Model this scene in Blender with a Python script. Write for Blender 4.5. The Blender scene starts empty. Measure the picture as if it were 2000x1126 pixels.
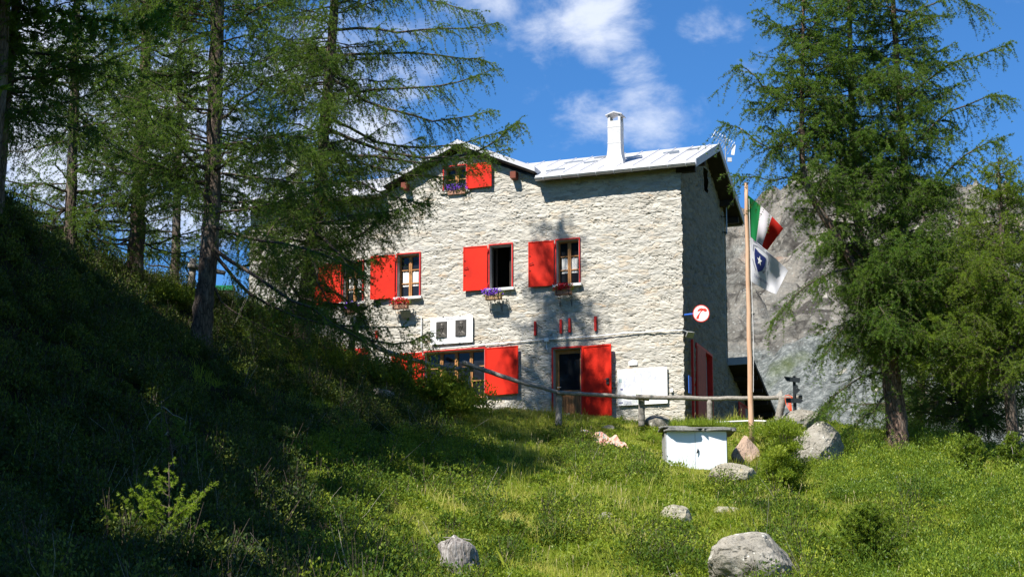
import bpy, math, random
import numpy as np
from mathutils import Vector
rng = np.random.default_rng(7); random.seed(7)
sc = bpy.context.scene
COL = sc.collection

# ---------------------------------------------------------------- camera
FPX, PCX, PCY, HOR = 4000.0, 1000.0, 563.0, 1350.0
TH = math.atan((HOR-PCY)/FPX)
cam = bpy.data.cameras.new("camera"); camo = bpy.data.objects.new("camera", cam); COL.objects.link(camo)
cam.sensor_width = 36; cam.lens = 72; cam.clip_start = .5; cam.clip_end = 6000
camo.location = (0,0,0); camo.rotation_euler = (math.pi/2+TH, 0, 0)
sc.camera = camo
sc.render.resolution_x, sc.render.resolution_y = 1024, 576
# ---------------------------------------------------------------- light
SUN_AZ = 40.0; SUN_EL = 50.0        # azimuth: degrees left of straight behind the camera
SUN_DIR = np.array([-math.sin(math.radians(SUN_AZ))*math.cos(math.radians(SUN_EL)),
                    -math.cos(math.radians(SUN_AZ))*math.cos(math.radians(SUN_EL)), math.sin(math.radians(SUN_EL))])
sl = bpy.data.lights.new("sun", 'SUN'); sl.energy = 5.0; sl.angle = math.radians(.55); sl.color = (1,.955,.88)
so = bpy.data.objects.new("sun", sl); COL.objects.link(so); so.location = (-30,-40,60)
so.rotation_euler = Vector(SUN_DIR).to_track_quat('Z','Y').to_euler()
sc.view_settings.view_transform = 'Standard'; sc.view_settings.look = 'None'
sc.view_settings.exposure = 0.95; sc.view_settings.gamma = 1

def pdir(px, py):
    a = (px-PCX)/FPX; b = -(py-PCY)/FPX
    return np.array([a, math.cos(TH)-b*math.sin(TH), math.sin(TH)+b*math.cos(TH)])
def at(px, py, Y):
    d = pdir(px, py); return d*(Y/d[1])
def topx(P):
    P = np.atleast_2d(P); c, s = math.cos(TH), math.sin(TH)
    f = P[:,1]*c+P[:,2]*s; u = -P[:,1]*s+P[:,2]*c; f = np.where(f < .1, .1, f)
    return PCX+FPX*P[:,0]/f, PCY-FPX*u/f

w = bpy.data.worlds.new("World"); sc.world = w; w.use_nodes = True
nt = w.node_tree; N = nt.nodes; Lk = nt.links; N.clear()
def wn(t, **k):
    n = N.new(t)
    for a, b in k.items(): setattr(n, a, b)
    return n
out = wn('ShaderNodeOutputWorld'); bg = wn('ShaderNodeBackground'); sky = wn('ShaderNodeTexSky')
sky.sky_type = 'NISHITA'; sky.sun_disc = False; sky.sun_elevation = math.radians(SUN_EL)
sky.sun_rotation = math.radians(180+SUN_AZ); sky.altitude = 2000; sky.air_density = 1.0; sky.dust_density = .3; sky.ozone_density = 3.0
tc = wn('ShaderNodeTexCoord')
mp = wn('ShaderNodeMapping'); mp.inputs['Scale'].default_value = (1, 1, 1.6); mp.inputs['Rotation'].default_value = (0,.5,0)
Lk.new(tc.outputs['Generated'], mp.inputs['Vector'])
nz = wn('ShaderNodeTexNoise'); nz.inputs['Scale'].default_value = 22; nz.inputs['Detail'].default_value = 9; nz.inputs['Roughness'].default_value = .62; nz.inputs['Distortion'].default_value = .25
Lk.new(mp.outputs[0], nz.inputs['Vector'])
acc = None
# direction (photograph pixel of the cloud), angular radius in px, weight
for (px, py, r, wt) in [(1170,20,150,1.35),(1200,60,90,1.2),(1240,160,115,1.05),(1120,110,80,.5),(1390,40,100,.75),(1180,240,130,.7),(1330,90,60,.4),(1440,20,90,.4),(970,10,80,.7),(1260,230,150,.75),(1060,60,110,.6),(1480,120,90,.35),(1010,200,90,.35),
                        (60,210,330,1.6),(300,260,280,1.5),(640,200,230,1.25),(450,330,240,1.35),(120,380,160,1.2),(20,40,220,1.0),(520,20,160,.6),(520,520,80,.35),(950,90,60,.35)]:
    d = pdir(px, py); d = d/np.linalg.norm(d)
    vm = wn('ShaderNodeVectorMath', operation='DISTANCE'); Lk.new(tc.outputs['Generated'], vm.inputs[0]); vm.inputs[1].default_value = tuple(d)
    mr = wn('ShaderNodeMapRange', interpolation_type='SMOOTHSTEP'); Lk.new(vm.outputs['Value'], mr.inputs[0])
    mr.inputs[1].default_value = r*1.25/FPX; mr.inputs[2].default_value = 0; mr.inputs[3].default_value = 0; mr.inputs[4].default_value = wt
    if acc is None: acc = mr.outputs[0]
    else:
        m = wn('ShaderNodeMath', operation='MAXIMUM'); Lk.new(acc, m.inputs[0]); Lk.new(mr.outputs[0], m.inputs[1]); acc = m.outputs[0]
ms = wn('ShaderNodeMath', operation='MULTIPLY_ADD'); Lk.new(acc, ms.inputs[0]); ms.inputs[1].default_value = .30; Lk.new(nz.outputs[0], ms.inputs[2])
cr = wn('ShaderNodeMapRange', interpolation_type='SMOOTHSTEP'); Lk.new(ms.outputs[0], cr.inputs[0]); cr.inputs[1].default_value = .58; cr.inputs[2].default_value = 1.0; cr.inputs[4].default_value = .9
hs = wn('ShaderNodeMix', data_type='RGBA', blend_type='MULTIPLY'); hs.inputs['Factor'].default_value = 1
Lk.new(sky.outputs[0], hs.inputs['A']); hs.inputs['B'].default_value = (.62,1.22,1.72,1)
mx = wn('ShaderNodeMix', data_type='RGBA'); Lk.new(cr.outputs[0], mx.inputs['Factor']); Lk.new(hs.outputs['Result'], mx.inputs['A']); mx.inputs['B'].default_value = (9.5,10.2,11.8,1)
Lk.new(mx.outputs['Result'], bg.inputs['Color']); bg.inputs['Strength'].default_value = .05
Lk.new(bg.outputs[0], out.inputs['Surface'])

# ---------------------------------------------------------------- helpers
def norm(v): return v/np.maximum(np.linalg.norm(v, axis=-1, keepdims=True), 1e-9)
def _h(i, s):
    i = (i.astype(np.int64)*374761393 + s*668265263) & 0x7fffffff
    i = ((i ^ (i >> 13))*1274126177) & 0x7fffffff
    return (i ^ (i >> 16))
def vnoise(p, seed=0):
    """value noise in 0..1, p (...,2 or 3)"""
    p = np.asarray(p, float); k = p.shape[-1]
    f0 = np.floor(p); t = p-f0; t = t*t*(3-2*t); f0 = f0.astype(np.int64); r = 0
    for c in range(2**k):
        wgt = 1.0; key = np.zeros(p.shape[:-1], np.int64)+seed*7919
        for a in range(k):
            bit = (c >> a) & 1
            wgt = wgt*(t[...,a] if bit else 1-t[...,a])
            key = _h(key+f0[...,a]+bit, a+1)
        r = r+wgt*((key & 0xffff)/65535.0)
    return r
def fbm(p, oct=4, seed=0, gain=.5, lac=2.03):
    a = 1; s = 0; r = 0; p = np.asarray(p, float)
    for o in range(oct):
        r = r+a*vnoise(p, seed+o*17); s += a; a *= gain; p = p*lac
    return r/s
WL = {}
class MB:
    def __init__(s): s.V = []; s.F = []; s.n = 0
    def add(s, V, F):
        V = np.asarray(V, float).reshape(-1,3)
        for f in F: s.F.append(tuple(int(i)+s.n for i in f))
        s.V.append(V); s.n += len(V); return s
    def box8(s, c):
        """8 corners, index bits: x y z"""
        return s.add(c, [(0,2,3,1),(4,5,7,6),(0,1,5,4),(2,6,7,3),(0,4,6,2),(1,3,7,5)])
    def box(s, c, d, rz=0, rx=0, ry=0):
        c = np.array(c, float); d = np.array(d, float)/2
        P = np.array([[(1 if i & 1 else -1)*d[0], (1 if i & 2 else -1)*d[1], (1 if i & 4 else -1)*d[2]] for i in range(8)])
        P = P @ rot(rx, ry, rz).T
        return s.box8(P+c)
    def tube(s, pts, rad, sides=8, cap=True):
        V, F = tubes(np.array(pts, float)[None], np.array(rad, float)[None]*np.ones((1,len(pts))), sides)
        F = [tuple(f) for f in F]
        if cap:
            n = len(pts); F.append(tuple(range(sides))[::-1]); F.append(tuple(range((n-1)*sides, n*sides)))
        return s.add(V, F)
    def cyl(s, a, b, r, r2=None, sides=12): return s.tube([a,b], [r, r if r2 is None else r2], sides)
def rot(rx, ry, rz):
    cx,sx,cy,sy,cz,sz = math.cos(rx),math.sin(rx),math.cos(ry),math.sin(ry),math.cos(rz),math.sin(rz)
    return np.array([[cz,-sz,0],[sz,cz,0],[0,0,1]]) @ np.array([[cy,0,sy],[0,1,0],[-sy,0,cy]]) @ np.array([[1,0,0],[0,cx,-sx],[0,sx,cx]])
def tubes(P, R, S=4):
    """batch of polylines P (B,K,3), radii (B,K) -> verts, quads"""
    B, K, _ = P.shape
    T = norm(np.gradient(P, axis=1)) if K > 2 else norm(np.repeat(P[:,1:]-P[:,:1], 2, axis=1))
    avg = norm(P[:,-1]-P[:,0]); ref = np.where(np.abs(avg[:,2:3]) > .8, np.array([[1.,0,0]]), np.array([[0,0,1.]]))
    ref = np.repeat(ref[:,None,:], K, 1)
    A = norm(np.cross(T, ref)); Bn = np.cross(T, A)
    ang = np.linspace(0, 2*math.pi, S, endpoint=False)
    V = P[:,:,None,:]+R[:,:,None,None]*(A[:,:,None,:]*np.cos(ang)[None,None,:,None]+Bn[:,:,None,:]*np.sin(ang)[None,None,:,None])
    b = np.arange(B)[:,None,None]*K*S; k = np.arange(K-1)[None,:,None]*S; j = np.arange(S)[None,None,:]; j2 = (j+1) % S
    F = np.stack([b+k+j, b+k+j2, b+k+S+j2, b+k+S+j], -1).reshape(-1,4)
    return V.reshape(-1,3), F
def mesh_np(name, V, F, mat, smooth=False, attr=None):
    me = bpy.data.meshes.new(name); V = np.ascontiguousarray(V, np.float32)
    if isinstance(F, np.ndarray):
        M, n = F.shape; loops = F.reshape(-1).astype(np.int32); st = np.arange(M, dtype=np.int32)*n; tot = np.full(M, n, np.int32)
    else:
        loops = np.fromiter((i for f in F for i in f), np.int32); tot = np.array([len(f) for f in F], np.int32)
        st = np.concatenate([[0], np.cumsum(tot)[:-1]]).astype(np.int32); M = len(F)
    me.vertices.add(len(V)); me.vertices.foreach_set('co', V.reshape(-1))
    me.loops.add(len(loops)); me.loops.foreach_set('vertex_index', loops)
    me.polygons.add(M); me.polygons.foreach_set('loop_start', st); me.polygons.foreach_set('loop_total', tot)
    me.polygons.foreach_set('use_smooth', np.full(M, bool(smooth)))
    if attr is not None:
        a = me.attributes.new('tint', 'FLOAT', 'POINT'); a.data.foreach_set('value', np.ascontiguousarray(attr, np.float32))
    me.materials.append(mat); me.update(calc_edges=True); me.validate(verbose=False) if M < 20000 else None
    return me
def link(name, me, parent=None, origin=None):
    o = bpy.data.objects.new(name, me); COL.objects.link(o)
    if parent is not None: o.parent = parent
    if origin is not None: o.location = tuple(origin)
    WL[o.name] = np.array(origin if origin is not None else (0,0,0), float)
    return o
def absloc(o):
    r = np.zeros(3)
    while o is not None: r += np.array(o.location); o = o.parent
    return r
def part(name, mb, mat, parent, smooth=False, label=None, attr=None, kind=None):
    V, F = (np.concatenate(mb.V), mb.F) if isinstance(mb, MB) else mb
    base = absloc(parent)
    o = link(name, mesh_np(name, V-base, F, mat, smooth, attr), parent)
    if label: o['label'] = label
    if kind: o['kind'] = kind
    return o
def solo(name, mb, mat, label=None, cat=None, group=None, kind=None, smooth=False, attr=None, origin=None):
    V, F = (np.concatenate(mb.V), mb.F) if isinstance(mb, MB) else mb
    if origin is None and kind is None: origin = np.array([V[:,0].mean(), V[:,1].mean(), V[:,2].min()])
    if origin is None: origin = np.zeros(3)
    o = link(name, mesh_np(name, V-np.array(origin), F, mat, smooth, attr), None, origin)
    tag(o, label, cat, group, kind); return o
def tag(o, label=None, cat=None, group=None, kind=None):
    if label: o['label'] = label
    if cat: o['category'] = cat
    if group: o['group'] = group
    if kind: o['kind'] = kind
def thing(name, label, cat, loc, group=None):
    o = bpy.data.objects.new(name, None); COL.objects.link(o); o.location = tuple(loc); o.empty_display_size = .3
    tag(o, label, cat, group); return o

# ---------------------------------------------------------------- materials
class MT:
    def __init__(s, name):
        s.m = bpy.data.materials.new(name); s.m.use_nodes = True; s.t = s.m.node_tree; s.b = s.t.nodes['Principled BSDF']; s.o = s.t.nodes['Material Output']
        s.b.inputs['Specular IOR Level'].default_value = .3
    def n(s, ty, **k):
        n = s.t.nodes.new(ty)
        for a, b in k.items(): setattr(n, a, b)
        return n
    def l(s, a, b): s.t.links.new(a, b)
    def coord(s, scale=(1,1,1), kind='Object'):
        t = s.n('ShaderNodeTexCoord'); m = s.n('ShaderNodeMapping'); m.inputs['Scale'].default_value = scale; s.l(t.outputs[kind], m.inputs[0]); return m.outputs[0]
    def noise(s, vec, scale, detail=4, rough=.55, dist=0):
        n = s.n('ShaderNodeTexNoise'); s.l(vec, n.inputs['Vector']); n.inputs['Scale'].default_value = scale; n.inputs['Detail'].default_value = detail
        n.inputs['Roughness'].default_value = rough; n.inputs['Distortion'].default_value = dist; return n.outputs[0]
    def voro(s, vec, scale, feature='F1', out=0):
        n = s.n('ShaderNodeTexVoronoi', feature=feature); s.l(vec, n.inputs['Vector']); n.inputs['Scale'].default_value = scale; return n.outputs[out]
    def ramp(s, f, stops):
        r = s.n('ShaderNodeValToRGB'); s.l(f, r.inputs[0]); e = r.color_ramp.elements
        while len(e) < len(stops): e.new(.5)
        for i, (p, c) in enumerate(stops): e[i].position = p; e[i].color = (c[0],c[1],c[2],1) if isinstance(c, (tuple,list)) else (c,c,c,1)
        return r.outputs[0]
    def mix(s, f, a, b, mode='MIX'):
        n = s.n('ShaderNodeMix', data_type='RGBA', blend_type=mode)
        for k, v in (('Factor', f), ('A', a), ('B', b)):
            if isinstance(v, (int,float)): n.inputs[k].default_value = v
            elif isinstance(v, tuple): n.inputs[k].default_value = (v[0],v[1],v[2],1)
            else: s.l(v, n.inputs[k])
        return n.outputs['Result']
    def col(s, c):
        if isinstance(c, tuple): s.b.inputs['Base Color'].default_value = (c[0],c[1],c[2],1)
        else: s.l(c, s.b.inputs['Base Color'])
        return s
    def bump(s, h, strength=.5, dist=.02):
        b = s.n('ShaderNodeBump'); s.l(h, b.inputs['Height']); b.inputs['Strength'].default_value = strength; b.inputs['Distance'].default_value = dist; s.l(b.outputs[0], s.b.inputs['Normal']); return s
    def rough(s, r, metal=0): s.b.inputs['Roughness'].default_value = r; s.b.inputs['Metallic'].default_value = metal; return s
def paint(name, c, r=.5, var=.12, metal=0, scale=6, bump=.05, spec=.3):
    m = MT(name); v = m.coord(); n = m.noise(v, scale, 5, .6)
    d = tuple(x*(1-var*2) for x in c); e = tuple(min(1, x*(1+var)) for x in c)
    m.col(m.ramp(n, [(.3,d),(.7,e)])).rough(r, metal).bump(m.noise(v, scale*6, 3), bump, .01); m.b.inputs['Specular IOR Level'].default_value = spec; return m.m
def leafmat(name, c1, c2, c3, trans=.35, rough=.45, spec=.25):
    m = MT(name); a = m.n('ShaderNodeAttribute', attribute_name='tint')
    c = m.ramp(a.outputs['Fac'], [(0,c1),(.5,c2),(1,c3)]); m.col(c).rough(rough); m.b.inputs['Specular IOR Level'].default_value = spec
    tr = m.n('ShaderNodeBsdfTranslucent'); cc = m.mix(.5, c, (c3[0]*1.3, c3[1]*1.3, c3[2]*.6)); m.l(cc, tr.inputs['Color'])
    ms = m.n('ShaderNodeMixShader'); ms.inputs[0].default_value = trans; m.l(m.b.outputs[0], ms.inputs[1]); m.l(tr.outputs[0], ms.inputs[2]); m.l(ms.outputs[0], m.o.inputs['Surface']); return m.m

M_red = paint('red_paint', (.60,.016,.003), .6, .17, scale=1.7, spec=.2)
M_redfr = paint('red_frame_paint', (.55,.02,.015), .5, .1)
M_white = paint('white_stone', (.72,.72,.70), .7, .06, scale=9)
M_jamb = paint('jamb_plaster', (.42,.42,.41), .8, .1, scale=4)
M_metal = paint('roof_metal', (.50,.50,.52), .45, .05, scale=.9, bump=.1)
M_fascia = paint('fascia_metal', (.42,.45,.50), .4, .06)
M_gutter = paint('gutter_zinc', (.42,.43,.43), .35, .1, metal=.6)
M_darkwood = paint('dark_timber', (.035,.026,.02), .8, .2)
M_wood = paint('window_wood', (.42,.20,.07), .5, .15, scale=8)
M_greywood = None
M_dark = paint('unlit_interior', (.012,.011,.010), .9, .1)  # near black, standing in for the unlit rooms behind openings
M_blue = paint('blue_paint', (.03,.12,.5), .5, .05)
M_black = paint('black_iron', (.02,.02,.02), .5, .1)
M_curtain = paint('curtain_cloth', (.75,.74,.70), .9, .06)
M_bronze = paint('relief_bronze', (.075,.068,.058), .45, .2, metal=.3)
M_letter = paint('lettering', (.04,.04,.045), .7, .05)
M_signwhite = paint('sign_white', (.80,.80,.80), .5, .03)
M_orange = paint('orange_tape', (.75,.09,.02), .6, .1)
M_green = paint('green_plastic', (.01,.22,.09), .4, .1)
M_dgreen = paint('dark_plastic', (.02,.025,.03), .5, .1)
def woodgrey():
    m = MT('weathered_wood'); v = m.coord((1,1,1)); n = m.noise(v, 14, 6, .65); n2 = m.noise(v, 60, 3, .6)
    m.col(m.mix(.4, m.ramp(n, [(.3,(.10,.085,.07)),(.55,(.26,.235,.20)),(.8,(.38,.36,.32))]), m.ramp(n2, [(.35,(.08,.07,.06)),(.65,(.4,.38,.34))]))).rough(.85).bump(n2, .6, .02); return m.m
M_greywood = woodgrey()
def plankmat(name, a, b):
    m = MT(name); v = m.coord((9,9,.7)); n = m.noise(v, 3, 5, .6); m.col(m.ramp(n, [(.3,a),(.7,b)])).rough(.6).bump(n, .2, .01); return m.m
M_plank = plankmat('door_plank', (.20,.085,.03), (.36,.17,.065))
M_pole = plankmat('pole_wood', (.42,.24,.14), (.60,.40,.27))
def glassmat():
    m = MT('window_glass'); m.col((.012,.014,.018)).rough(.03); m.b.inputs['Specular IOR Level'].default_value = .25; return m.m
M_glass = glassmat()
def stonewall(shade=1.0, shade_warm=0.0, name='stone_wall'):
    m = MT(name); v = m.coord((1,1,3.2)); v0 = m.coord()
    a = m.noise(v, 2.2, 6, .62, .6); b = m.noise(v, 9, 5, .65, .8); big = m.noise(v0, .45, 3); rust = m.noise(v, 1.7, 3, .5, .4)
    base = m.ramp(a, [(.28,(.27,.255,.22)),(.42,(.40,.385,.345)),(.60,(.53,.515,.475)),(.8,(.60,.585,.55))])
    wv = m.n('ShaderNodeVectorMath', operation='MULTIPLY_ADD'); m.l(m.n('ShaderNodeTexCoord').outputs['Object'], wv.inputs[0]); wv.inputs[1].default_value = (2.6,2.6,9.5)
    dn = m.n('ShaderNodeTexNoise'); m.l(v0, dn.inputs['Vector']); dn.inputs['Scale'].default_value = 3.2; dn.inputs['Detail'].default_value = 4; m.l(dn.outputs['Color'], wv.inputs[2])
    w2 = m.n('ShaderNodeVectorMath', operation='SCALE'); m.l(dn.outputs['Color'], w2.inputs[0]); w2.inputs['Scale'].default_value = 1.7; m.l(w2.outputs[0], wv.inputs[2])
    vc = m.n('ShaderNodeTexVoronoi'); m.l(wv.outputs[0], vc.inputs['Vector']); vc.inputs['Scale'].default_value = 1.0; sp = m.n('ShaderNodeSeparateColor'); m.l(vc.outputs['Color'], sp.inputs[0])
    base = m.mix(.62, base, m.ramp(sp.outputs[0], [(.0,(.25,.24,.215)),(.25,(.56,.54,.49)),(.5,(.38,.375,.35)),(.72,(.60,.575,.52)),(.86,(.47,.39,.29)),(.93,(.31,.32,.32)),(1,(.56,.54,.5))]))
    ve = m.n('ShaderNodeTexVoronoi', feature='DISTANCE_TO_EDGE'); m.l(wv.outputs[0], ve.inputs['Vector']); ve.inputs['Scale'].default_value = 1.0
    mort = m.mix(m.ramp(m.noise(v0, 1.6, 3), [(.42,0),(.58,1)]), (0,0,0), m.ramp(ve.outputs[0], [(.0,.38),(.045,0)]))
    base = m.mix(mort, base, (.14,.125,.10))
    base = m.mix(m.ramp(rust, [(.66,0),(.74,.65)]), base, (.50,.34,.20))
    base = m.mix(m.ramp(m.noise(v, 3.1, 3, .5, .5), [(.60,0),(.70,.6)]), base, (.34,.345,.33))
    base = m.mix(m.ramp(b, [(.30,.75),(.42,0)]), base, (.13,.115,.095))
    base = m.mix(m.ramp(big, [(.35,.25),(.65,0)]), base, (.36,.34,.30))
    base = m.mix(1.0, base, (.97,.95,.91), 'MULTIPLY')
    if shade_warm: base = m.mix(shade_warm, base, (.30,.23,.14), 'MULTIPLY')
    m.col(base).rough(.92); m.b.inputs['Specular IOR Level'].default_value = .1
    h = m.mix(.5, m.noise(v, 12, 8, .7, .5), m.ramp(ve.outputs[0], [(0,0),(.14,1)])); m.bump(h, .65, .03); return m.m
M_stone = stonewall()
M_stone2 = stonewall(shade_warm=.62, name='stone_wall_shaded')  # darker, warmer copy of the stone that paints shade on these walls
def barkmat(name, a, b, c):
    m = MT(name); v = m.coord((7,7,1.6)); n = m.noise(v, 2.2, 6, .65, .4); vo = m.voro(v, 2.4, 'DISTANCE_TO_EDGE')
    n2 = m.noise(m.coord((2,2,1)), 2, 3)
    cc = m.ramp(n, [(.3,a),(.55,b),(.75,c)]); cc = m.mix(m.ramp(vo, [(.0,.85),(.12,0)]), cc, (.02,.015,.012))
    cc = m.mix(m.ramp(n2, [(.5,0),(.7,.4)]), cc, (.22,.21,.18))
    m.col(cc).rough(.9).bump(m.mix(.6, n, vo), 1.0, .05); return m.m
M_bark = barkmat('larch_bark', (.05,.035,.025), (.13,.095,.075), (.24,.19,.155))
M_barkred = barkmat('larch_bark_red', (.08,.045,.032), (.19,.12,.088), (.30,.235,.19))
M_twig = paint('twig_bark', (.085,.065,.05), .9, .3, scale=20)
M_dead = paint('dead_twig', (.30,.27,.23), .9, .2, scale=20)
M_nd = leafmat('needles_dark', (.035,.085,.018), (.095,.19,.026), (.22,.32,.045), .5)
M_nb = leafmat('needles_bright', (.055,.11,.012), (.16,.26,.022), (.30,.37,.045), .5)
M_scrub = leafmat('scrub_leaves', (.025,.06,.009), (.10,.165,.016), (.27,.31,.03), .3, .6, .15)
M_rhodo_shade = leafmat('rhododendron_leaves_shade', (.010,.026,.006), (.035,.065,.010), (.15,.18,.025), .25, .55, .2)  # darker than the meadow scrub leaves, to deepen the bank's shade
M_jun = leafmat('juniper_leaves', (.035,.08,.009), (.14,.22,.02), (.33,.38,.04), .35)
M_herb = leafmat('herb_leaves', (.06,.12,.012), (.18,.26,.020), (.32,.38,.045), .45)
M_grass = leafmat('grass_blades', (.10,.18,.012), (.26,.33,.026), (.52,.48,.13), .45)
M_ferns = leafmat('fern_fronds', (.06,.13,.02), (.14,.24,.035), (.25,.34,.06), .4)
M_purple = paint('purple_petals', (.20,.06,.55), .8, .2, scale=40)
M_redpetal = paint('red_petals', (.62,.015,.03), .8, .2, scale=40)
M_yellow = paint('yellow_petals', (.8,.6,.02), .8, .1, scale=40)
M_whitepetal = paint('white_petals', (.8,.8,.72), .8, .1, scale=40)
def rockmat(name, a, b, c, lichen=(.42,.40,.16), la=.6):
    m = MT(name); v = m.coord(); n = m.noise(v, 2.2, 8, .65, .3); f = m.noise(v, 26, 6, .7); vo = m.voro(m.coord((1,1,1.8)), 1.6, 'DISTANCE_TO_EDGE')
    cc = m.ramp(n, [(.3,a),(.5,b),(.72,c)]); cc = m.mix(m.ramp(f, [(.33,.8),(.5,0)]), cc, (.07,.065,.055))
    cc = m.mix(m.ramp(m.noise(v, 3.3, 5, .6), [(la,0),(la+.07,.85)]), cc, lichen)
    cc = m.mix(m.ramp(m.noise(v, 7, 5, .6), [(.62,0),(.68,.7)]), cc, (.62,.61,.55))
    sz = m.n('ShaderNodeSeparateXYZ'); m.l(v, sz.inputs[0]); mz = m.n('ShaderNodeMath', operation='MULTIPLY_ADD'); m.l(n, mz.inputs[0]); mz.inputs[1].default_value = .9; m.l(sz.outputs['Z'], mz.inputs[2])
    cc = m.mix(m.ramp(mz.outputs[0], [(.38,.8),(.58,0)]), cc, (.10,.11,.035))
    m.col(cc).rough(.95).bump(m.mix(.5, f, m.noise(v, 7, 6, .7)), .8, .04); m.b.inputs['Specular IOR Level'].default_value = .1; return m.m
M_rock = rockmat('granite', (.16,.148,.12), (.265,.245,.205), (.38,.355,.305), la=.70)
M_rockl = rockmat('lichen_granite', (.20,.185,.14), (.32,.295,.225), (.42,.385,.30), (.34,.24,.04), .60)
M_rockp = rockmat('pink_granite', (.34,.24,.18), (.46,.33,.25), (.54,.42,.34), la=.75)
M_slab = rockmat('slate_slab', (.12,.12,.11), (.20,.20,.185), (.30,.29,.27), (.2,.22,.1), .72)
def groundmat():
    m = MT('meadow_soil'); v = m.coord(); n = m.noise(v, .7, 5, .6); f = m.noise(v, 9, 6, .7)
    cc = m.ramp(n, [(.3,(.06,.08,.012)),(.5,(.12,.15,.02)),(.7,(.20,.20,.04))]); cc = m.mix(m.ramp(f, [(.35,.7),(.5,0)]), cc, (.035,.03,.015)); at_ = m.n('ShaderNodeAttribute', attribute_name='tint'); cc = m.mix(at_.outputs['Fac'], cc, m.ramp(n, [(.3,(.016,.015,.008)),(.7,(.04,.036,.016))]))  # tint mixes in dark humus colour, painting the bank's shade
    m.col(cc).rough(1).bump(f, 1, .08); m.b.inputs['Specular IOR Level'].default_value = .05; return m.m
M_ground = groundmat()
def mountmat():
    m = MT('scree_rock'); v = m.coord(); big = m.noise(v, .035, 6, .6, .5); n = m.noise(m.coord((1,1,.6)), .16, 8, .65, .6)
    scree = m.ramp(m.noise(v, 1.6, 6, .75), [(.36,(.085,.095,.088)),(.5,(.185,.20,.187)),(.62,(.34,.35,.325))])
    rockc = m.ramp(n, [(.36,(.09,.08,.07)),(.46,(.22,.205,.175)),(.58,(.34,.305,.255)),(.68,(.40,.27,.20))])
    gz = m.n('ShaderNodeNewGeometry'); sx = m.n('ShaderNodeSeparateXYZ'); m.l(gz.outputs['Position'], sx.inputs[0])
    hz = m.n('ShaderNodeMapRange'); m.l(sx.outputs['Z'], hz.inputs[0]); hz.inputs[1].default_value = 8; hz.inputs[2].default_value = 60; hz.inputs[3].default_value = -.14; hz.inputs[4].default_value = .22
    ad = m.n('ShaderNodeMath', operation='ADD'); m.l(big, ad.inputs[0]); m.l(hz.outputs[0], ad.inputs[1])
    cc = m.mix(m.ramp(ad.outputs[0], [(.50,0),(.58,1)]), scree, rockc)
    st = m.voro(v, 1.9, 'F1'); cc = m.mix(m.ramp(st, [(.14,.45),(.26,0)]), cc, (.50,.50,.46))
    cc = m.mix(m.ramp(m.noise(v, 1.1, 6, .75), [(.36,.6),(.46,0)]), cc, (.10,.095,.085))
    cc = m.mix(m.ramp(m.noise(v, .09, 4, .6), [(.62,0),(.72,.7)]), cc, (.12,.15,.05))
    cv = m.n('ShaderNodeVectorMath', operation='ADD'); cn = m.n('ShaderNodeTexNoise'); m.l(v, cn.inputs['Vector']); cn.inputs['Scale'].default_value = .25; cn.inputs['Detail'].default_value = 6; c2 = m.n('ShaderNodeVectorMath', operation='SCALE'); m.l(cn.outputs['Color'], c2.inputs[0]); c2.inputs['Scale'].default_value = 6; m.l(v, cv.inputs[0]); m.l(c2.outputs[0], cv.inputs[1])
    ck = m.voro(cv.outputs[0], .22, 'DISTANCE_TO_EDGE'); ckm = m.mix(m.ramp(ad.outputs[0], [(.50,0),(.58,1)]), (0,0,0), m.ramp(ck, [(.0,.8),(.08,0)])); cc = m.mix(ckm, cc, (.05,.045,.04))
    m.col(cc).rough(1).bump(m.mix(.5, m.noise(v, .6, 8, .75), m.mix(.5, n, ck)), 1, 2.2); m.b.inputs['Specular IOR Level'].default_value = .05; return m.m
M_mount = mountmat()

# ---------------------------------------------------------------- terrain
CP = [(0,1126,20),(300,1112,23),(700,1126,28.5),(1000,1126,30.5),(1250,1126,31),(1470,1132,31),(1750,1126,30.5),(2000,1126,30),
 (0,1000,24),(350,1000,27),(700,1000,33.5),(1000,1000,36.5),(1300,1000,37.5),(1600,1000,37.5),(2000,1000,37),
 (0,900,27),(350,900,31),(650,900,39),(900,900,43),(1100,905,45.5),(1250,915,46.5),(1365,921,48),(1500,935,46),(1700,930,45),(1950,930,45.5),(1590,910,48),(1800,895,47.5),
 (0,800,29.5),(350,800,35),(600,800,43),(760,800,49),(900,830,51.5),(1130,823,56),(1338,826,56.6),(1230,836,54.6),(1480,836,54),
 (0,700,31.5),(200,700,36),(390,695,43.5),(550,700,47),(680,705,51.5),(0,560,33.5),(0,410,35.8),(90,480,39),(150,530,41.5),
 (265,560,48),(330,588,49),(400,600,50.5),(470,596,54),(560,640,54),(620,665,54),(700,705,54.3),(780,745,54.5),(880,790,55),
 (1560,832,51.5),(1650,870,50.5),(1755,872,48.5),(1890,888,52),(2000,900,50)]
cpts = [at(*c) for c in CP]
cpts += [np.array(p, float) for p in [(0,-6,-2.4),(0,4,-1.6),(-14,0,.3),(14,0,-2.2),(0,13,-.6),(-16,12,2.6),(14,14,-.3),(-26,25,8),(26,28,1.2),(-20,40,10.5),(-30,55,11),
  (22,40,3.6),(24,52,5),(-12,62,10.2),(-14,72,9),(8,66,7.0),(14,60,5.3),(20,64,3.5),(12,75,3.5),(0,80,6),(-9,57,10.3),(-5.6,60.2,8.3),(-2,58.8,7.8),(2,57.2,7.5),(6,60,7.25),(7,64,7.0)]]
cpts = np.array(cpts)
def _U(r2): return np.where(r2 > 1e-9, r2*np.log(np.maximum(r2, 1e-9)), 0)*.5
_n = len(cpts); _K = _U(((cpts[:,None,:2]-cpts[None,:,:2])**2).sum(-1)) + np.eye(_n)*1.5
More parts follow.
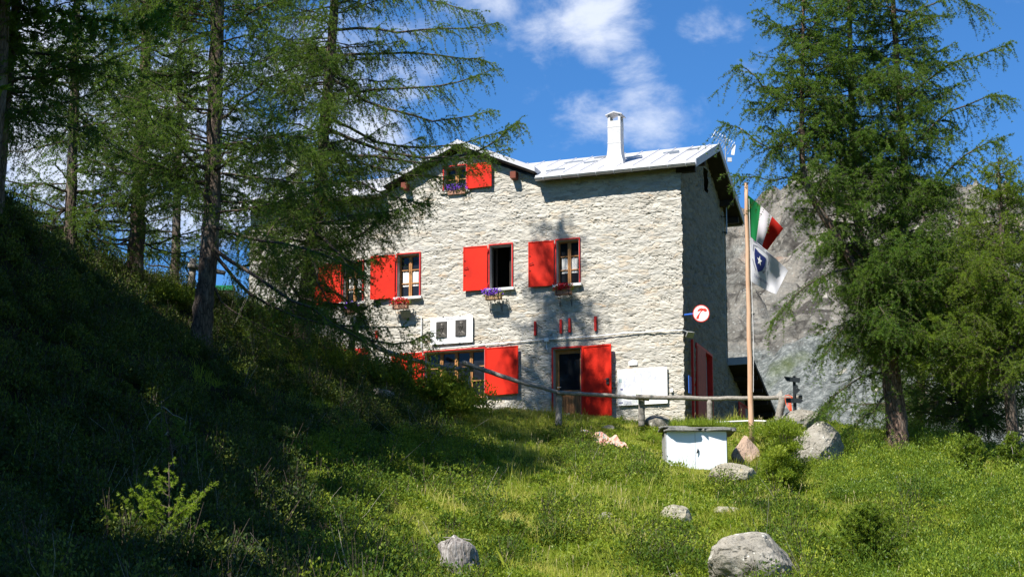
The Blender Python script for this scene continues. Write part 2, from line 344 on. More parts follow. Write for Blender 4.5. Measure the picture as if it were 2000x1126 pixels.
_Pm = np.c_[np.ones(_n), cpts[:,:2]]; _A = np.zeros((_n+3,_n+3)); _A[:_n,:_n] = _K; _A[:_n,_n:] = _Pm; _A[_n:,:_n] = _Pm.T
_W = np.linalg.solve(_A, np.r_[cpts[:,2], 0, 0, 0])
def hgt(x, y, bumps=True):
    x = np.asarray(x, float); y = np.asarray(y, float); sh = x.shape; X = x.ravel(); Y = y.ravel(); R = np.empty(len(X))
    for i in range(0, len(X), 40000):
        xx, yy = X[i:i+40000], Y[i:i+40000]; xc = np.clip(xx, -34, 30); yc = np.clip(yy, -8, 84)
        z = _U((xc[:,None]-cpts[None,:,0])**2+(yc[:,None]-cpts[None,:,1])**2) @ _W[:_n]+_W[_n]+_W[_n+1]*xc+_W[_n+2]*yc
        d = np.hypot(xx-xc, yy-yc); t = np.clip(d/45, 0, 1); t = t*t*(3-2*t); z = z*(1-t)+(-9)*t
        if bumps:
            P = np.stack([xx, yy], -1); z = z+(fbm(P*.55, 3, 3)-.5)*.55*(1-t)+(fbm(P*2.2, 3, 9)-.5)*.16*(1-t)
        R[i:i+40000] = z
    return R.reshape(sh)
def hg(x, y): return float(hgt(np.array([x]), np.array([y]))[0])
def gaxis(a, b, fine, c0, c1, far):
    mid = np.arange(a, b+fine, fine); n = 26; t = np.linspace(0, 1, n)[1:]**2.4
    return np.r_[(a-(a-c0)*t)[::-1], mid, b+(c1-b)*t]
gx = gaxis(-24, 22, .16, -1500, 1500, 1); gy = gaxis(8, 66, .16, -900, 2500, 1)
GX, GY = np.meshgrid(gx, gy); GZ = hgt(GX, GY)
def gridfaces(nx, ny):
    i = np.arange(ny-1)[:,None]*nx+np.arange(nx-1)[None]; return np.stack([i, i+1, i+nx+1, i+nx], -1).reshape(-1,4)
GP = np.stack([GX,GY,GZ], -1).reshape(-1,3); gpx, gpy = topx(GP); _w = np.interp(gpy, [100,760,900,1126], [760,900,860,700]); g_shade = np.clip((_w+60*(fbm(GP[:,:2]*.5, 3, 88)-.5)*2-gpx)/90, 0, 1)*(GP[:,1] > 12)*(GP[:,1] < 60)  # mask that puts the bank's shade into the soil colour
solo('ground', (np.stack([GX,GY,GZ], -1).reshape(-1,3), gridfaces(len(gx), len(gy))), M_ground, kind='structure', smooth=True, attr=g_shade)
def ray_ground(px, py, Y0=18, Y1=62):
    """first hit of the view ray with the terrain"""
    ys = np.linspace(Y0, Y1, 500); d = pdir(px, py); P = d[None]*(ys/d[1])[:,None]
    h = hgt(P[:,0], P[:,1]); k = np.argmax(P[:,2] <= h) if (P[:,2] <= h).any() else len(ys)-1
    return np.array([P[k,0], P[k,1], h[k]])

# mountain
mxs = np.linspace(-160, 330, 420); mys = np.concatenate([np.linspace(95, 250, 230), np.linspace(252, 420, 60)])
MX, MY = np.meshgrid(mxs, mys)
rz = np.interp(MX, [-160,-60,-20,10,24,32,40,60,78,110,200,330], [5,20,36,46,54,58.5,60.5,62,66,75,95,110])
rY = 238+12*(fbm(np.stack([MX*.02, MX*0], -1), 3, 5)-.5)
s_ = np.clip((MY-100)/(rY-100), 0, 2)
MZ = np.where(s_ <= 1, -9+(rz+9)*(.15*s_+.85*s_**1.35), rz-(s_-1)*90)
P3 = np.stack([MX, MY], -1)
MZ = MZ+(fbm(P3*.03, 5, 21, .55)-.5)*15*np.clip(s_, 0, 1)**1.2*np.clip(s_, .2, 1)
rough_ = np.clip((s_-.55)/.35, 0, 1); rid = np.abs(fbm(P3*.07, 5, 31, .6)-.5)*2
rid2 = np.abs(fbm(P3*.22, 4, 37, .6)-.5)*2
MZ = MZ+rough_*(rid*12-2.5+rid2*5)+(fbm(P3*.5, 4, 41, .6)-.5)*(1.0+2.2*rough_)
solo('mountain', (np.stack([MX,MY,MZ], -1).reshape(-1,3), gridfaces(len(mxs), len(mys))), M_mount, kind='structure', smooth=False)
# loose stones on the scree
k = 1500; sx_ = rng.uniform(15, 75, k); sy_ = rng.uniform(125, 215, k)
ix = np.searchsorted(mxs, sx_)-1; iy = np.searchsorted(mys, sy_)-1; sz_ = MZ[iy, ix]
oct_ = np.array([[1,0,0],[-1,0,0],[0,1,0],[0,-1,0],[0,0,1],[0,0,-1]], float)
of = np.array([[0,2,4],[2,1,4],[1,3,4],[3,0,4],[2,0,5],[1,2,5],[3,1,5],[0,3,5]])
sr = rng.uniform(.12, .35, k)*(1+2.2*(rng.random(k) > .94)); SV = np.stack([sx_,sy_,sz_], -1)[:,None]+oct_[None]*sr[:,None,None]*rng.uniform(.6,1.3,(k,6,1))
solo('scree_stones', (SV.reshape(-1,3), (np.arange(k)[:,None,None]*6+of[None]).reshape(-1,3)), M_rock, 'pale loose stones strewn over the scree slope behind the hut', 'stones', kind='stuff')

# ================================================================ THE HUT
O = at(1338, 815, 57); YAW = math.radians(22); YG = math.radians(17)
UU = np.array([-math.cos(YAW), math.sin(YAW), 0]); VV = np.array([math.sin(YG), math.cos(YG), 0]); ZZ = np.array([0,0,1.])
FN = np.array([-math.sin(YAW), -math.cos(YAW), 0])      # outward normal of the front
def H(u, v, z): return O+np.asarray(u)[...,None]*UU+np.asarray(v)[...,None]*VV+np.asarray(z)[...,None]*ZZ
def H1(u, v, z): return O+u*UU+v*VV+z*ZZ
def FP(px, py, v=0.0):
    """photograph pixel -> (u,z) on the plane parallel to the front, v behind it"""
    d = pdir(px, py); Q = O+v*VV; t = (Q@FN)/(d@FN); P = d*t-Q; return float(P@UU), float(P[2])
def SP(px, py, u=0.0):
    """pixel -> (v,z) on the gable side plane"""
    nrm = np.array([VV[1], -VV[0], 0]); d = pdir(px, py); Q = O+u*UU; t = (Q@nrm)/(d@nrm); P = d*t-Q; return float(P@VV), float(P[2])
def hbox(mb, u0, u1, v0, v1, z0, z1):
    return mb.box8([H1(u, v, z) for z in (z0,z1) for v in (v0,v1) for u in (u0,u1)])
def rectpx(x0, x1, yt, yb, v=0.0):
    """opening: left/right columns, top and bottom rows given at mid"""
    xm = (x0+x1)/2; ua, _ = FP(x1, yt, v); ub, _ = FP(x0, yt, v); _, zt = FP(xm, yt, v); _, zb = FP(xm, yb, v); return [ua, ub, zb, zt]
LEN = FP(486, 560)[0]; DEP = SP(1420, 600)[0]
OV = .32                                               # eave overhang
ZE = FP(1200, 338, -OV)[1]                             # eave underside height
VR = DEP*.5; ZR = FP(1396, 292, VR)[1]
ZWF = ZE+.05
slope = (ZR-ZE)/(VR+OV)
ZB = ZR-slope*(DEP+.55-VR)
print('LEN %.2f DEP %.2f ZE %.2f ZR %.2f ZB %.2f' % (LEN, DEP, ZE, ZR, ZB), 'O', O)
ap = FP(897, 281, -.34); er = FP(1043, 343, -.34); el = FP(747, 356, -.34)
uA, zA = ap; hw = (el[0]-er[0])/2; uA = (el[0]+er[0])/2; zD = (er[1]+el[1])/2
print('dormer', uA, zA, hw, zD)
hut = thing('mountain_hut', 'two-storey grey stone mountain hut with red shutters and pale metal roof on the slope', 'house', O)
def prof(u):
    """underside of the roof above the front wall"""
    g = zA-.14-np.abs(u-uA)*(zA-zD)/hw
    return np.maximum(ZE+slope*OV-.05, g)

# openings -------------------------------------------------------------
W = {}
W['A'] = rectpx(672, 709, 512, 590); W['B'] = rectpx(777, 820, 496, 580); W['C'] = rectpx(957, 1000, 478, 563); W['D'] = rectpx(1087, 1131, 468, 555)
W['G1'] = rectpx(830, 947, 684, 775); W['G0'] = rectpx(640, 708, 697, 785); W['AT'] = rectpx(868, 911, 325, 371)
DR = rectpx(1081, 1135, 680, 818)
holes = list(W.values())+[DR]
def stone_disp(a, b, seed=0):
    """a along, b up (metres) -> outward displacement"""
    w = vnoise(np.stack([a*.9, b*1.3], -1), 4+seed)*1.6; P = np.stack([a*3.2+w, b*8.5+w*1.5], -1)
    n1 = fbm(P, 4, 11+seed, .62); n2 = fbm(np.stack([a*9, b*17], -1), 3, 23+seed)
    big = fbm(np.stack([a*.8, b*1.2], -1), 3, 61+seed)
    cre = np.clip(np.abs(fbm(np.stack([a*2.2+.8*b+w, b*7.5-.6*a+w], -1), 4, 51+seed, .65)-.5)*2/.055, 0, 1); gate = np.clip((fbm(np.stack([a*1.6, b*3.1], -1), 2, 71+seed)-.42)/.12, 0, 1)
    return (n1-.5)*.040+(n2-.5)*.034+(big-.5)*.035-(1-cre)*gate*.032
def lines(a, b, step, extra):
    xs = set(np.round(np.arange(a, b+1e-6, step), 4)) | {a, b}
    ex = [e for e in extra if a < e < b]
    xs = [x for x in xs if all(abs(x-e) > step*.45 for e in ex)]+ex
    return np.array(sorted(xs))
def wallgrid(A, B, hs, top, mapf):
    """grid over A x B with holes; vertices above top(a) are clamped"""
    a, b = np.meshgrid(A, B); tp = top(a); keep = np.ones((len(B)-1, len(A)-1), bool)
    am = (A[1:]+A[:-1])/2; bm = (B[1:]+B[:-1])/2
    for h in hs: keep &= ~((am[None] > h[0]) & (am[None] < h[1]) & (bm[:,None] > h[2]) & (bm[:,None] < h[3]))
    low = B[:-1][:,None] < np.minimum(tp[0,:-1], tp[0,1:])[None] ; keep &= low
    bb = np.minimum(b, tp)
    V = mapf(a, bb); nx = len(A); i = (np.arange(len(B)-1)[:,None]*nx+np.arange(nx-1)[None])[keep]
    return V.reshape(-1,3), np.stack([i, i+1, i+nx+1, i+nx], -1)
ZTOP = zA
ST = .035
A_ = lines(0, LEN, ST, [h[i] for h in holes for i in (0,1)]); B_ = lines(-1.6, ZTOP, ST, [h[i] for h in holes for i in (2,3)])
def edgefade(u, z):
    f = np.ones_like(u)
    for h in holes:
        du = np.maximum(np.maximum(h[0]-u, u-h[1]), 0); dz = np.maximum(np.maximum(h[2]-z, z-h[3]), 0)
        f = np.minimum(f, np.clip(np.hypot(du, dz)/.10, 0, 1)*1.0)
    return f
def fmap(u, z):
    d = stone_disp(u, z)*edgefade(u, z)
    e = stone_disp(-u*0, z, 7)*np.clip(1-u/.08, 0, 1)*1.6
    return H(u-e, -d, z)
part('wall', wallgrid(A_, B_, holes, prof, fmap), M_stone, hut, smooth=False, label='sunlit front wall of rough pale stone')
# right gable wall
SD = [SP(1359, 700)[0], SP(1388, 700)[0], -.9, SP(1372, 684)[1]]; SL = [SP(1374, 340)[0], SP(1382, 340)[0], SP(1378, 375)[1], SP(1378, 330)[1]]
print('side door', SD, 'slit', SL)
def gprof(v): return np.where(v < VR, ZE+slope*(v+OV), ZR-slope*(v-VR))-.05
def smap(v, z):
    d = stone_disp(v, z, 7)*1.6; e = stone_disp(v*0, z)*np.clip(1-v/.08, 0, 1)
    return H(-d, v-e, z)
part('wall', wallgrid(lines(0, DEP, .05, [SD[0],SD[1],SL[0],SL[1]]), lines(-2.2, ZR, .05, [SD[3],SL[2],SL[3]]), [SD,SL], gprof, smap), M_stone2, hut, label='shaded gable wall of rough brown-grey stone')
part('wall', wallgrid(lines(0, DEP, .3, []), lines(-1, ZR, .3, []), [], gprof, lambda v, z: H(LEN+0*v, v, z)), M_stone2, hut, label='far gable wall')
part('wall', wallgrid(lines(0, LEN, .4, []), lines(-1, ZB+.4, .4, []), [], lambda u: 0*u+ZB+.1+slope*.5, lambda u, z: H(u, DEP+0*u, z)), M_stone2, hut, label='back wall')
m = MB(); hbox(m, .3, LEN-.3, 1.3, DEP-.3, -1, ZE-.2); hbox(m, .3, LEN-.3, .36, 1.299, -1.2, -1.0); part('unlit_interior', m, M_dark, hut)
# roof -----------------------------------------------------------------
RO = .5; th = .16
def roofquad(mb, pts, up=th):
    P = [np.array(p) for p in pts]; mb.box8([P[0], P[1], P[3], P[2]]+[p+np.array([0,0,up]) for p in (P[0],P[1],P[3],P[2])])
roof = MB()
def zs(v): return ZE+slope*(v+OV)
roofquad(roof, [H1(-RO,-OV,ZE), H1(uA-hw-.03,-OV,ZE), H1(uA-hw-.03,VR,ZR), H1(-RO,VR,ZR)])
roofquad(roof, [H1(uA+hw+.03,-OV,ZE), H1(LEN+RO,-OV,ZE), H1(LEN+RO,VR,ZR), H1(uA+hw+.03,VR,ZR)])
roofquad(roof, [H1(uA-hw-.028,.45,zs(.45)), H1(uA+hw+.028,.45,zs(.45)), H1(uA+hw+.028,VR,ZR), H1(uA-hw-.028,VR,ZR)])
roofquad(roof, [H1(-RO,VR+.002,ZR), H1(LEN+RO,VR+.002,ZR), H1(LEN+RO,DEP+.55,ZB), H1(-RO,DEP+.55,ZB)])
# standing seams on the front slope
for i in range(28):
    u = -RO+.28+i*(LEN+2*RO-.5)/27
    vs = -OV+.02 if abs(u-uA) > hw+.05 else 1.6
    a, b = H1(u,vs,zs(vs)+th+.02), H1(u,VR-.03,ZR+th+.02-slope*.03); roof.add([a-UU*.012,a+UU*.012,b+UU*.012,b-UU*.012,a-UU*.012+ZZ*.014,a+UU*.012+ZZ*.014,b+UU*.012+ZZ*.014,b-UU*.012+ZZ*.014],
        [(0,1,5,4),(1,2,6,5),(2,3,7,6),(3,0,4,7),(4,5,6,7)])
rf = part('roof', roof, M_metal, hut)
def snowguards():
    rr = random.Random(3)
    for i in range(26):
        u = rr.uniform(.1, LEN-.2); t = rr.uniform(.15, .8); v = -OV+t*(VR+OV); L = rr.uniform(.25,.6)
        if abs(u-uA) < hw*.9 and t < .5: continue
        z = ZE+slope*(v+OV)+th+.012; a = H1(u, v, z); b = H1(u-L, v+.18, z+slope*.18); mb = MB(); mb.add([a, b, b+ZZ*.04, a+ZZ*.04, a+FN*.03, b+FN*.03, b+ZZ*.04+FN*.03, a+ZZ*.04+FN*.03], [(0,1,2,3),(4,7,6,5),(3,2,6,7),(0,4,5,1)]); part('snow_guard', mb, M_gutter, rf)
snowguards()
v_end = VR*.95
dm = MB()
for s in (-1, 1):
    ue = uA+s*(hw+.02); a = H1(ue,-.34,zD); b = H1(uA,-.34,zA)
    vb = min(VR, (zA-ZE)/slope-OV+.3); c = H1(uA,vb,zA); d = H1(ue,vb,zD)
    dm.box8([a,b,d,c,a+ZZ*.15,b+ZZ*.15,d+ZZ*.15,c+ZZ*.15])
part('dormer_roof', dm, M_metal, rf)
m = MB()   # dark timber soffits, rafters
for s in (-1, 1):
    a = H1(uA+s*(hw-.03),-.30,zD-.035); b = H1(uA,-.30,zA-.035); c = H1(uA,.2,zA-.035); d = H1(uA+s*(hw-.03),.2,zD-.035)
    m.box8([a,b,d,c,a+ZZ*.03,b+ZZ*.03,d+ZZ*.03,c+ZZ*.03])
for ua_, ub_ in ((-RO+.05, uA-hw-.05), (uA+hw+.05, LEN+RO-.05)): m.box8([H1(u,v,z+dz) for dz in (0,.03) for v,z in ((-OV+.05,ZE-.035+slope*.05),(.1,ZE-.035+slope*(OV+.1))) for u in (ua_,ub_)])
m.box8([H1(u,v,z+dz) for dz in (0,.03) for v,z in ((.1,ZE-.035+slope*(OV+.1)),(VR,ZR-.035)) for u in (-RO+.03,.06)])
m.box8([H1(u,v,z+dz) for dz in (0,.03) for v,z in ((VR,ZR-.035),(DEP+.5,ZB-.03)) for u in (-RO+.03,.06)])
part('soffit', m, M_darkwood, rf)
for v, z in ((VR, ZR), (VR*.45, ZE+slope*(VR*.45+OV)), (DEP-.8, ZR-slope*(DEP-.8-VR)), (DEP+.1, ZR-slope*(DEP+.1-VR)), (.05, ZE+slope*(OV+.05))):
    m = MB(); hbox(m, -RO+.08, .15, v-.08, v+.08, z-.24, z-.045); part('beam', m, M_darkwood, rf)
for s in (-1, 1):
    m = MB(); uu = uA+s*hw*.72; zz = zA-.2-.72*(zA-zD); hbox(m, uu-.09, uu+.09, -.29, .1, zz-.22, zz-.02); part('beam', m, paint('reddish_timber', (.16,.04,.02), .7, .2), rf)
m = MB()   # metal verge boards
for (v0,z0,v1,z1) in ((-OV,ZE,VR,ZR),(VR,ZR,DEP+.55,ZB)):
    m.box8([H1(u,v,z+dz) for dz in (-.05,th+.03) for v,z in ((v0,z0),(v1,z1)) for u in (-RO-.025,-RO-.003)])
part('verge_board', m, M_fascia, rf)
def gutter(ua, ub, z, n=9):
    K = 2; mb = MB(); R = .075; N_ = 9; ang = np.linspace(math.pi, 2*math.pi, N_); V = []
    for u in (ua, ub):
        for r in (R, R-.008):
            for a in ang: V.append(H1(u, -OV-.09+r*math.cos(a), z+r*math.sin(a)))
    F = []
    for j in range(N_-1):
        F.append((j, j+1, 2*N_+j+1, 2*N_+j)); F.append((N_+j, 3*N_+j, 3*N_+j+1, N_+j+1))
    F += [tuple(range(N_))+tuple(range(2*N_-1, N_-1, -1)), (0,2*N_,3*N_,N_), (N_-1,2*N_-1,4*N_-1,3*N_-1)]
    mb.add(V, F)
    # rolled bead on the front lip
    mb.tube([H1(ua,-OV-.09-R,z+.004), H1(ub,-OV-.09-R,z+.004)], [.012]*2, 6)
    for u in (ua, ub): 
        mb.add([H1(u,-OV-.09,z)]+[H1(u,-OV-.09+R*math.cos(a),z+R*math.sin(a)) for a in ang], [tuple([0]+list(range(1,N_+1)))])
    g = part('gutter', mb, M_gutter, rf)
    for i in range(n):
        u = ua+(ub-ua)*(i+.5)/n; b = MB()
        b.tube([H1(u,-OV-.09+(R+.006)*math.cos(a),z+(R+.006)*math.sin(a)) for a in ang], [.012]*N_, 4); b.tube([H1(u,-OV-.09-R,z+.005), H1(u,-OV+.04,z+.05)], [.01]*2, 4)
        part('bracket', b, M_metal, g)
gutter(-RO-.02, uA-hw-.06, ZE+.045, 9); gutter(uA+hw+.06, LEN+RO, ZE+.045, 8)
def chimney(px, py, wpx, topy, v, cap=True):
    d0 = FP(px, py, v); u = d0[0]; wd = abs(FP(px+wpx/2, py, v)[0]-FP(px-wpx/2, py, v)[0]); zt = FP(px, topy, v)[1]; zb = ZE+slope*(v+OV)+th
    m = MB(); h = wd/2; 
    def ring(r, z): return [H1(u-r, v-r, z), H1(u+r, v-r, z), H1(u+r, v+r, z), H1(u-r, v+r, z)]
    lev = [(h*1.7, zb-.35), (h*1.45, zb-.0), (h*1.15, zb+.18), (h*1.05, zb+.36), (h*1.0, zb+.55), (h*1.0, zb+.56), (h*1.03, zb+.57), (h*1.03, zb+.60), (h, zb+.61), (h, zb+1.05), (h*1.03, zb+1.06), (h*1.03, zb+1.09), (h, zb+1.10), (h, zt-.28)]
    lev = [l for l in lev if l[1] <= zt-.28+1e-6]
    V = []; F = []
    for r, z in lev: V += ring(r, z)
    for i in range(len(lev)-1):
        for j in range(4): F.append((i*4+j, i*4+(j+1) % 4, i*4+4+(j+1) % 4, i*4+4+j))
    n = len(V); F.append((n-4,n-3,n-2,n-1)); m.add(V, F)
    for a in (-1,1):
        for b in (-1,1): hbox(m, u+a*(h-.04)-.035, u+a*(h-.04)+.035, v+b*(h-.04)-.035, v+b*(h-.04)+.035, zt-.285, zt-.10)
    c = part('chimney', m, paint('chimney_render', (.50,.50,.50), .8, .08), rf)
    return c, u, h, zt
for a in ((1203, 318, 25, 221, .75), (574, 372, 22, 300, 1.2)):
    c, u, h, zt = chimney(*a); v = a[4]
    m = MB(); e = h+.055
    for s in (-1, 1):   # ridged cap
        m.box8([H1(u+s*e,v-e,zt-.12),H1(u,v-e,zt-.04),H1(u+s*e,v+e,zt-.12),H1(u,v+e,zt-.04),H1(u+s*e,v-e,zt-.09),H1(u,v-e,zt-.0),H1(u+s*e,v+e,zt-.09),H1(u,v+e,zt-.0)])
    o = link('chimney_cap', mesh_np('chimney_cap', np.concatenate(m.V)-O, m.F, M_metal), None)
    # the chimney is already a sub-part, its cap joins it
    bpy.data.objects.remove(o)
    part('chimney_cap', m, M_metal, rf)

# windows ----------------------------------------------------------------
def reveal(h, v0=-.015, v1=.30, t=.012):
    m = MB(); u0,u1,z0,z1 = h
    hbox(m, u0-.001, u0+t, v0, v1, z0, z1); hbox(m, u1-t, u1+.001, v0, v1, z0, z1); hbox(m, u0+t, u1-t, v0, v1, z1-t, z1+.001); hbox(m, u0+t, u1-t, v0, v1, z0-.001, z0+t)
    return m
def redframe(h, par, bottom=True, w=.035):
    m = MB(); u0,u1,z0,z1 = h
    hbox(m, u0-w, u0-.002, -.045, .01, z0, z1+w); hbox(m, u1+.002, u1+w, -.045, .01, z0, z1+w); hbox(m, u0-.002, u1+.002, -.045, .01, z1+.002, z1+w)
    return part('frame', m, M_redfr, par)
def casement(par, h, n=1, bars=2, v=.17, open_=False, meet=True):
    """wooden casement: n meeting stiles dividing the opening"""
    u0,u1,z0,z1 = h; u0 += .012; u1 -= .012; z0 += .012; z1 -= .012
    m = MB(); b = .045
    hbox(m, u0, u0+b, v, v+.05, z0, z1); hbox(m, u1-b, u1, v, v+.05, z0, z1); hbox(m, u0+b, u1-b, v, v+.05, z1-b, z1); hbox(m, u0+b, u1-b, v, v+.05, z0, z0+b)
    for i in range(n):
        c = u0+(u1-u0)*(i+1)/(n+1); hbox(m, c-.05, c+.05, v-.012, v+.045, z0+b, z1-b); hbox(m, c-.012, c+.012, v-.03, v-.012, z0+b, z1-b)
    for j in range(bars):
        z = z0+b+(z1-z0-2*b)*(j+1)/(bars+1)
        for i in range(n+1):
            a = u0+(u1-u0)*i/(n+1); c = u0+(u1-u0)*(i+1)/(n+1); hbox(m, a+.05, c-.05, v-.004, v+.03, z-.014, z+.014)
    part('casement', m, M_wood, par)
    g = MB(); hbox(g, u0+b*.5, u1-b*.5, v+.035, v+.04, z0+b*.5, z1-b*.5); part('pane', g, M_glass, par)
def curtains(par, h, n=2, v=.20, zr=(.28,.62)):
    u0,u1,z0,z1 = h; za = z0+(z1-z0)*zr[0]; zb = z0+(z1-z0)*zr[1]
    mb = MB()
    for i in range(n):
        a = u0+.09+(u1-u0-.18)*i/n+.02; b = u0+.09+(u1-u0-.18)*(i+1)/n-.02; K = 12; V = []
        for j in range(K+1):
            t = j/K; u = a+(b-a)*t; dv = .006*math.sin(t*18); sc_ = .03*abs(math.sin(t*math.pi*3)); V += [H1(u, v+dv, za-sc_*0), H1(u, v+dv, zb+.03*math.cos(t*math.pi*4))]
        mb.add(V, [(2*j,2*j+2,2*j+3,2*j+1) for j in range(K)])
    part('curtain', mb, M_curtain, par)
def shutter(par, h, side, wd=None, label=None, drop=.02, latch=True, open_ang=6, zs=None, panelmat=None):
    """side +1: hinged at the photo-left jamb (greater u), folded back on the wall"""
    u0,u1,z0,z1 = h; W_ = wd or (u1-u0); hinge = (u1+.06) if side > 0 else (u0-.06)
    if zs: z0, z1 = zs
    a = math.radians(open_ang); m = MB(); ca, sa = math.cos(a), math.sin(a)
    def Q(s, t, z): return H1(hinge+side*(s*ca), -.06-s*sa-t, z)
    def bx(s0,s1,t0,t1,za,zb): m.box8([Q(s,t,z) for z in (za,zb) for t in (t0,t1) for s in (s0,s1)])
    bx(0, W_, 0, .02, z0-drop+.004, z1-.004)
    w = .028
    bx(0, w, .0201, .032, z0-drop, z1); bx(W_-w, W_, .0201, .032, z0-drop, z1); bx(w, W_-w, .0201, .032, z1-w, z1); bx(w, W_-w, .0201, .032, z0-drop, z0-drop+w)
    s = part('shutter', m, panelmat or M_red, par, label=label)
    if latch:
        m = MB(); zc = (z0+z1)/2-.02
        m.tube([Q(W_-.03,.045,zc), Q(W_-.10,.06,zc+.03), Q(W_-.15,.06,zc+.05), Q(W_-.15,.06,zc-.03)], [.010,.010,.010,.016], 6)
        part('latch', m, M_black, par)
        for zz in (z0+.35*(z1-z0), z0+.68*(z1-z0)): m = MB(); m.tube([Q(W_-.028,.035,zz), Q(W_-.075,.035,zz)], [.008,.008], 5); part('bolt', m, M_black, par)
    for zz in (z0+.12, z1-.15): m = MB(); m.tube([Q(-.02,.02,zz-.05), Q(-.02,.02,zz+.05)], [.014,.014], 6); part('hinge', m, M_redfr, par)
def sill(par, h, ext=.09, mat=None):
    m = MB(); hbox(m, h[0]-ext, h[1]+ext, -.14, .15, h[2]-.075, h[2]-.0015); part('sill', m, mat or M_white, par)
win = {}
def window(key, label, n=1, bars=2, shut=None, sil=True, cas=True, curt=True):
    h = W[key]; r = part('window', reveal(h), M_jamb, hut, label=label); redframe(h, r)
    if cas: casement(r, h, n, bars)
    if curt: curtains(r, h, 2 if n == 1 else n+1)
    if sil: sill(r, h)
    win[key] = r; return r
r = window('A', 'leftmost upper window half hidden behind the larch twigs'); shutter(r, W['A'], 1, wd=FP(616,560)[0]-FP(668,560)[0])
r = window('B', 'upper window with red geraniums left of the memorial plaque'); shutter(r, W['B'], 1, wd=FP(727,540)[0]-FP(773,540)[0])
r = window('C', 'open dark upper window with violet flowers', cas=False, curt=False); shutter(r, W['C'], 1, wd=FP(905,520)[0]-FP(951,520)[0], open_ang=3)
m = MB(); h = W['C']; b = .05
for (uh, sg) in ((h[1]-.02, -1), (h[0]+.02, 1)):   # casements swung inward
    for (s0,s1,z0,z1) in ((0,b,h[2]+.02,h[3]-.02),(.30,.30+b,h[2]+.02,h[3]-.02),(b,.30,h[3]-.02-b,h[3]-.02),(b,.30,h[2]+.02,h[2]+.02+b)):
        m.box8([H1(uh+sg*(s*.35)+t*.04, .19+s*.4, z) for z in (z0,z1) for t in (0,1) for s in (s0,s1)])
part('casement', m, M_darkwood, r)
r = window('D', 'rightmost upper window with red geraniums'); shutter(r, W['D'], 1, wd=FP(1031,510)[0]-FP(1080,510)[0], open_ang=4)
r = window('G1', 'wide ground floor window behind the railing', n=3, bars=2, sil=False, curt=False); sill(r, W['G1'], .02, paint('brick_sill', (.45,.18,.10), .8, .2))
shutter(r, W['G1'], -1, wd=FP(950,720)[0]-FP(1014,720)[0], latch=False, open_ang=3); shutter(r, W['G1'], 1, wd=FP(765,720)[0]-FP(824,720)[0], latch=False, open_ang=3)
r = window('G0', 'ground floor window behind the bushes', n=2, bars=2, sil=False, curt=False); shutter(r, W['G0'], 1, latch=False, wd=.8)
m = MB(); h = W['G0']; hbox(m, h[0]-.2, h[1]+.15, -.10, .02, h[3]+.04, h[3]+.22); part('lintel', m, M_redfr, r)
r = window('AT', 'small attic window under the dormer gable', n=1, bars=1, sil=False, curt=False)
shutter(r, W['AT'], -1, wd=FP(913,348)[0]-FP(961,348)[0], latch=False, open_ang=3)
m = MB(); h = W['AT']; hbox(m, h[0]-.12, h[1]+.12, -.06, .02, h[2]-.09, h[2]-.0015); part('sill', m, M_stone, r)
# front door
h = DR; r = part('door_opening', reveal(h, v1=.32), M_jamb, hut); redframe(h, r, w=.05)
m = MB(); u0,u1,z0,z1 = h[0]+.012,h[1]-.012,h[2]+.012,h[3]-.012; b = .11; v = .18; zm = z0+.40*(z1-z0)
hbox(m, u0, u0+b*.7, v, v+.06, z0, z1); hbox(m, u1-b, u1, v, v+.06, z0, z1); hbox(m, u0+b*.7, u1-b, v, v+.06, z1-b, z1); part('door_frame', m, M_wood, r)
m = MB(); hbox(m, u0+b*.7, u1-b, v+.01, v+.05, zm-.04, zm+.04)
n = 7
for i in range(n):
    a = u0+b*.7+(u1-b-u0-b*.7)*i/n; c = u0+b*.7+(u1-b-u0-b*.7)*(i+1)/n; hbox(m, a+.004, c-.004, v+.015, v+.045, z0+.01, zm-.042)
part('door_leaf', m, M_plank, r)
m = MB(); hbox(m, u0+b*.7, u1-b, v+.02, v+.03, zm+.042, z1-b-.002); part('pane', m, M_glass, r)
m = MB(); m.tube([H1(u1-b*.5,v-.01,zm+.13), H1(u1-b*.5,v-.05,zm+.13), H1(u1-b*.5-.12,v-.05,zm+.13)], [.012]*3, 6); part('handle', m, M_gutter, r)
m = MB(); hbox(m, u1-b-.32, u1-b-.04, v-.015, v+.012, z0+.02, z0+.18); part('notice', m, M_signwhite, r)
# full height red shutter door
wd = FP(1135,740)[0]-FP(1194,740)[0]; zb_ = FP(1165,814)[1]; zt_ = FP(1165,675)[1]
m = MB(); hinge = h[0]-.055; a = math.radians(7)
def Q(s, t, z): return H1(hinge-s*math.cos(a), -.06-s*math.sin(a)-t, z)
def bx(mb, s0,s1,t0,t1,za,zb): mb.box8([Q(s,t,z) for z in (za,zb) for t in (t0,t1) for s in (s0,s1)])
bx(m, 0, wd, 0, .025, zb_+.003, zt_-.003)
for (s0,s1,z0,z1) in ((0,.045,zb_,zt_),(wd-.045,wd,zb_,zt_),(.045,wd-.045,zt_-.045,zt_),(.045,wd-.045,zb_,zb_+.045)): bx(m, s0,s1,.0251,.042,z0,z1)
part('shutter_door', m, M_red, r, label='tall red metal shutter door swung open against the wall')
m = MB(); zc = zb_+.48*(zt_-zb_); bx(m, wd-.16, wd-.07, .043, .05, zc-.09, zc+.09); m.tube([Q(wd-.09,.05,zc+.05), Q(wd-.09,.09,zc+.05), Q(wd-.20,.09,zc+.05)], [.011]*3, 6); m.tube([Q(wd-.11,.05,zc-.07), Q(wd-.11,.07,zc-.07)], [.025]*2, 8)
part('handle', m, M_black, r)
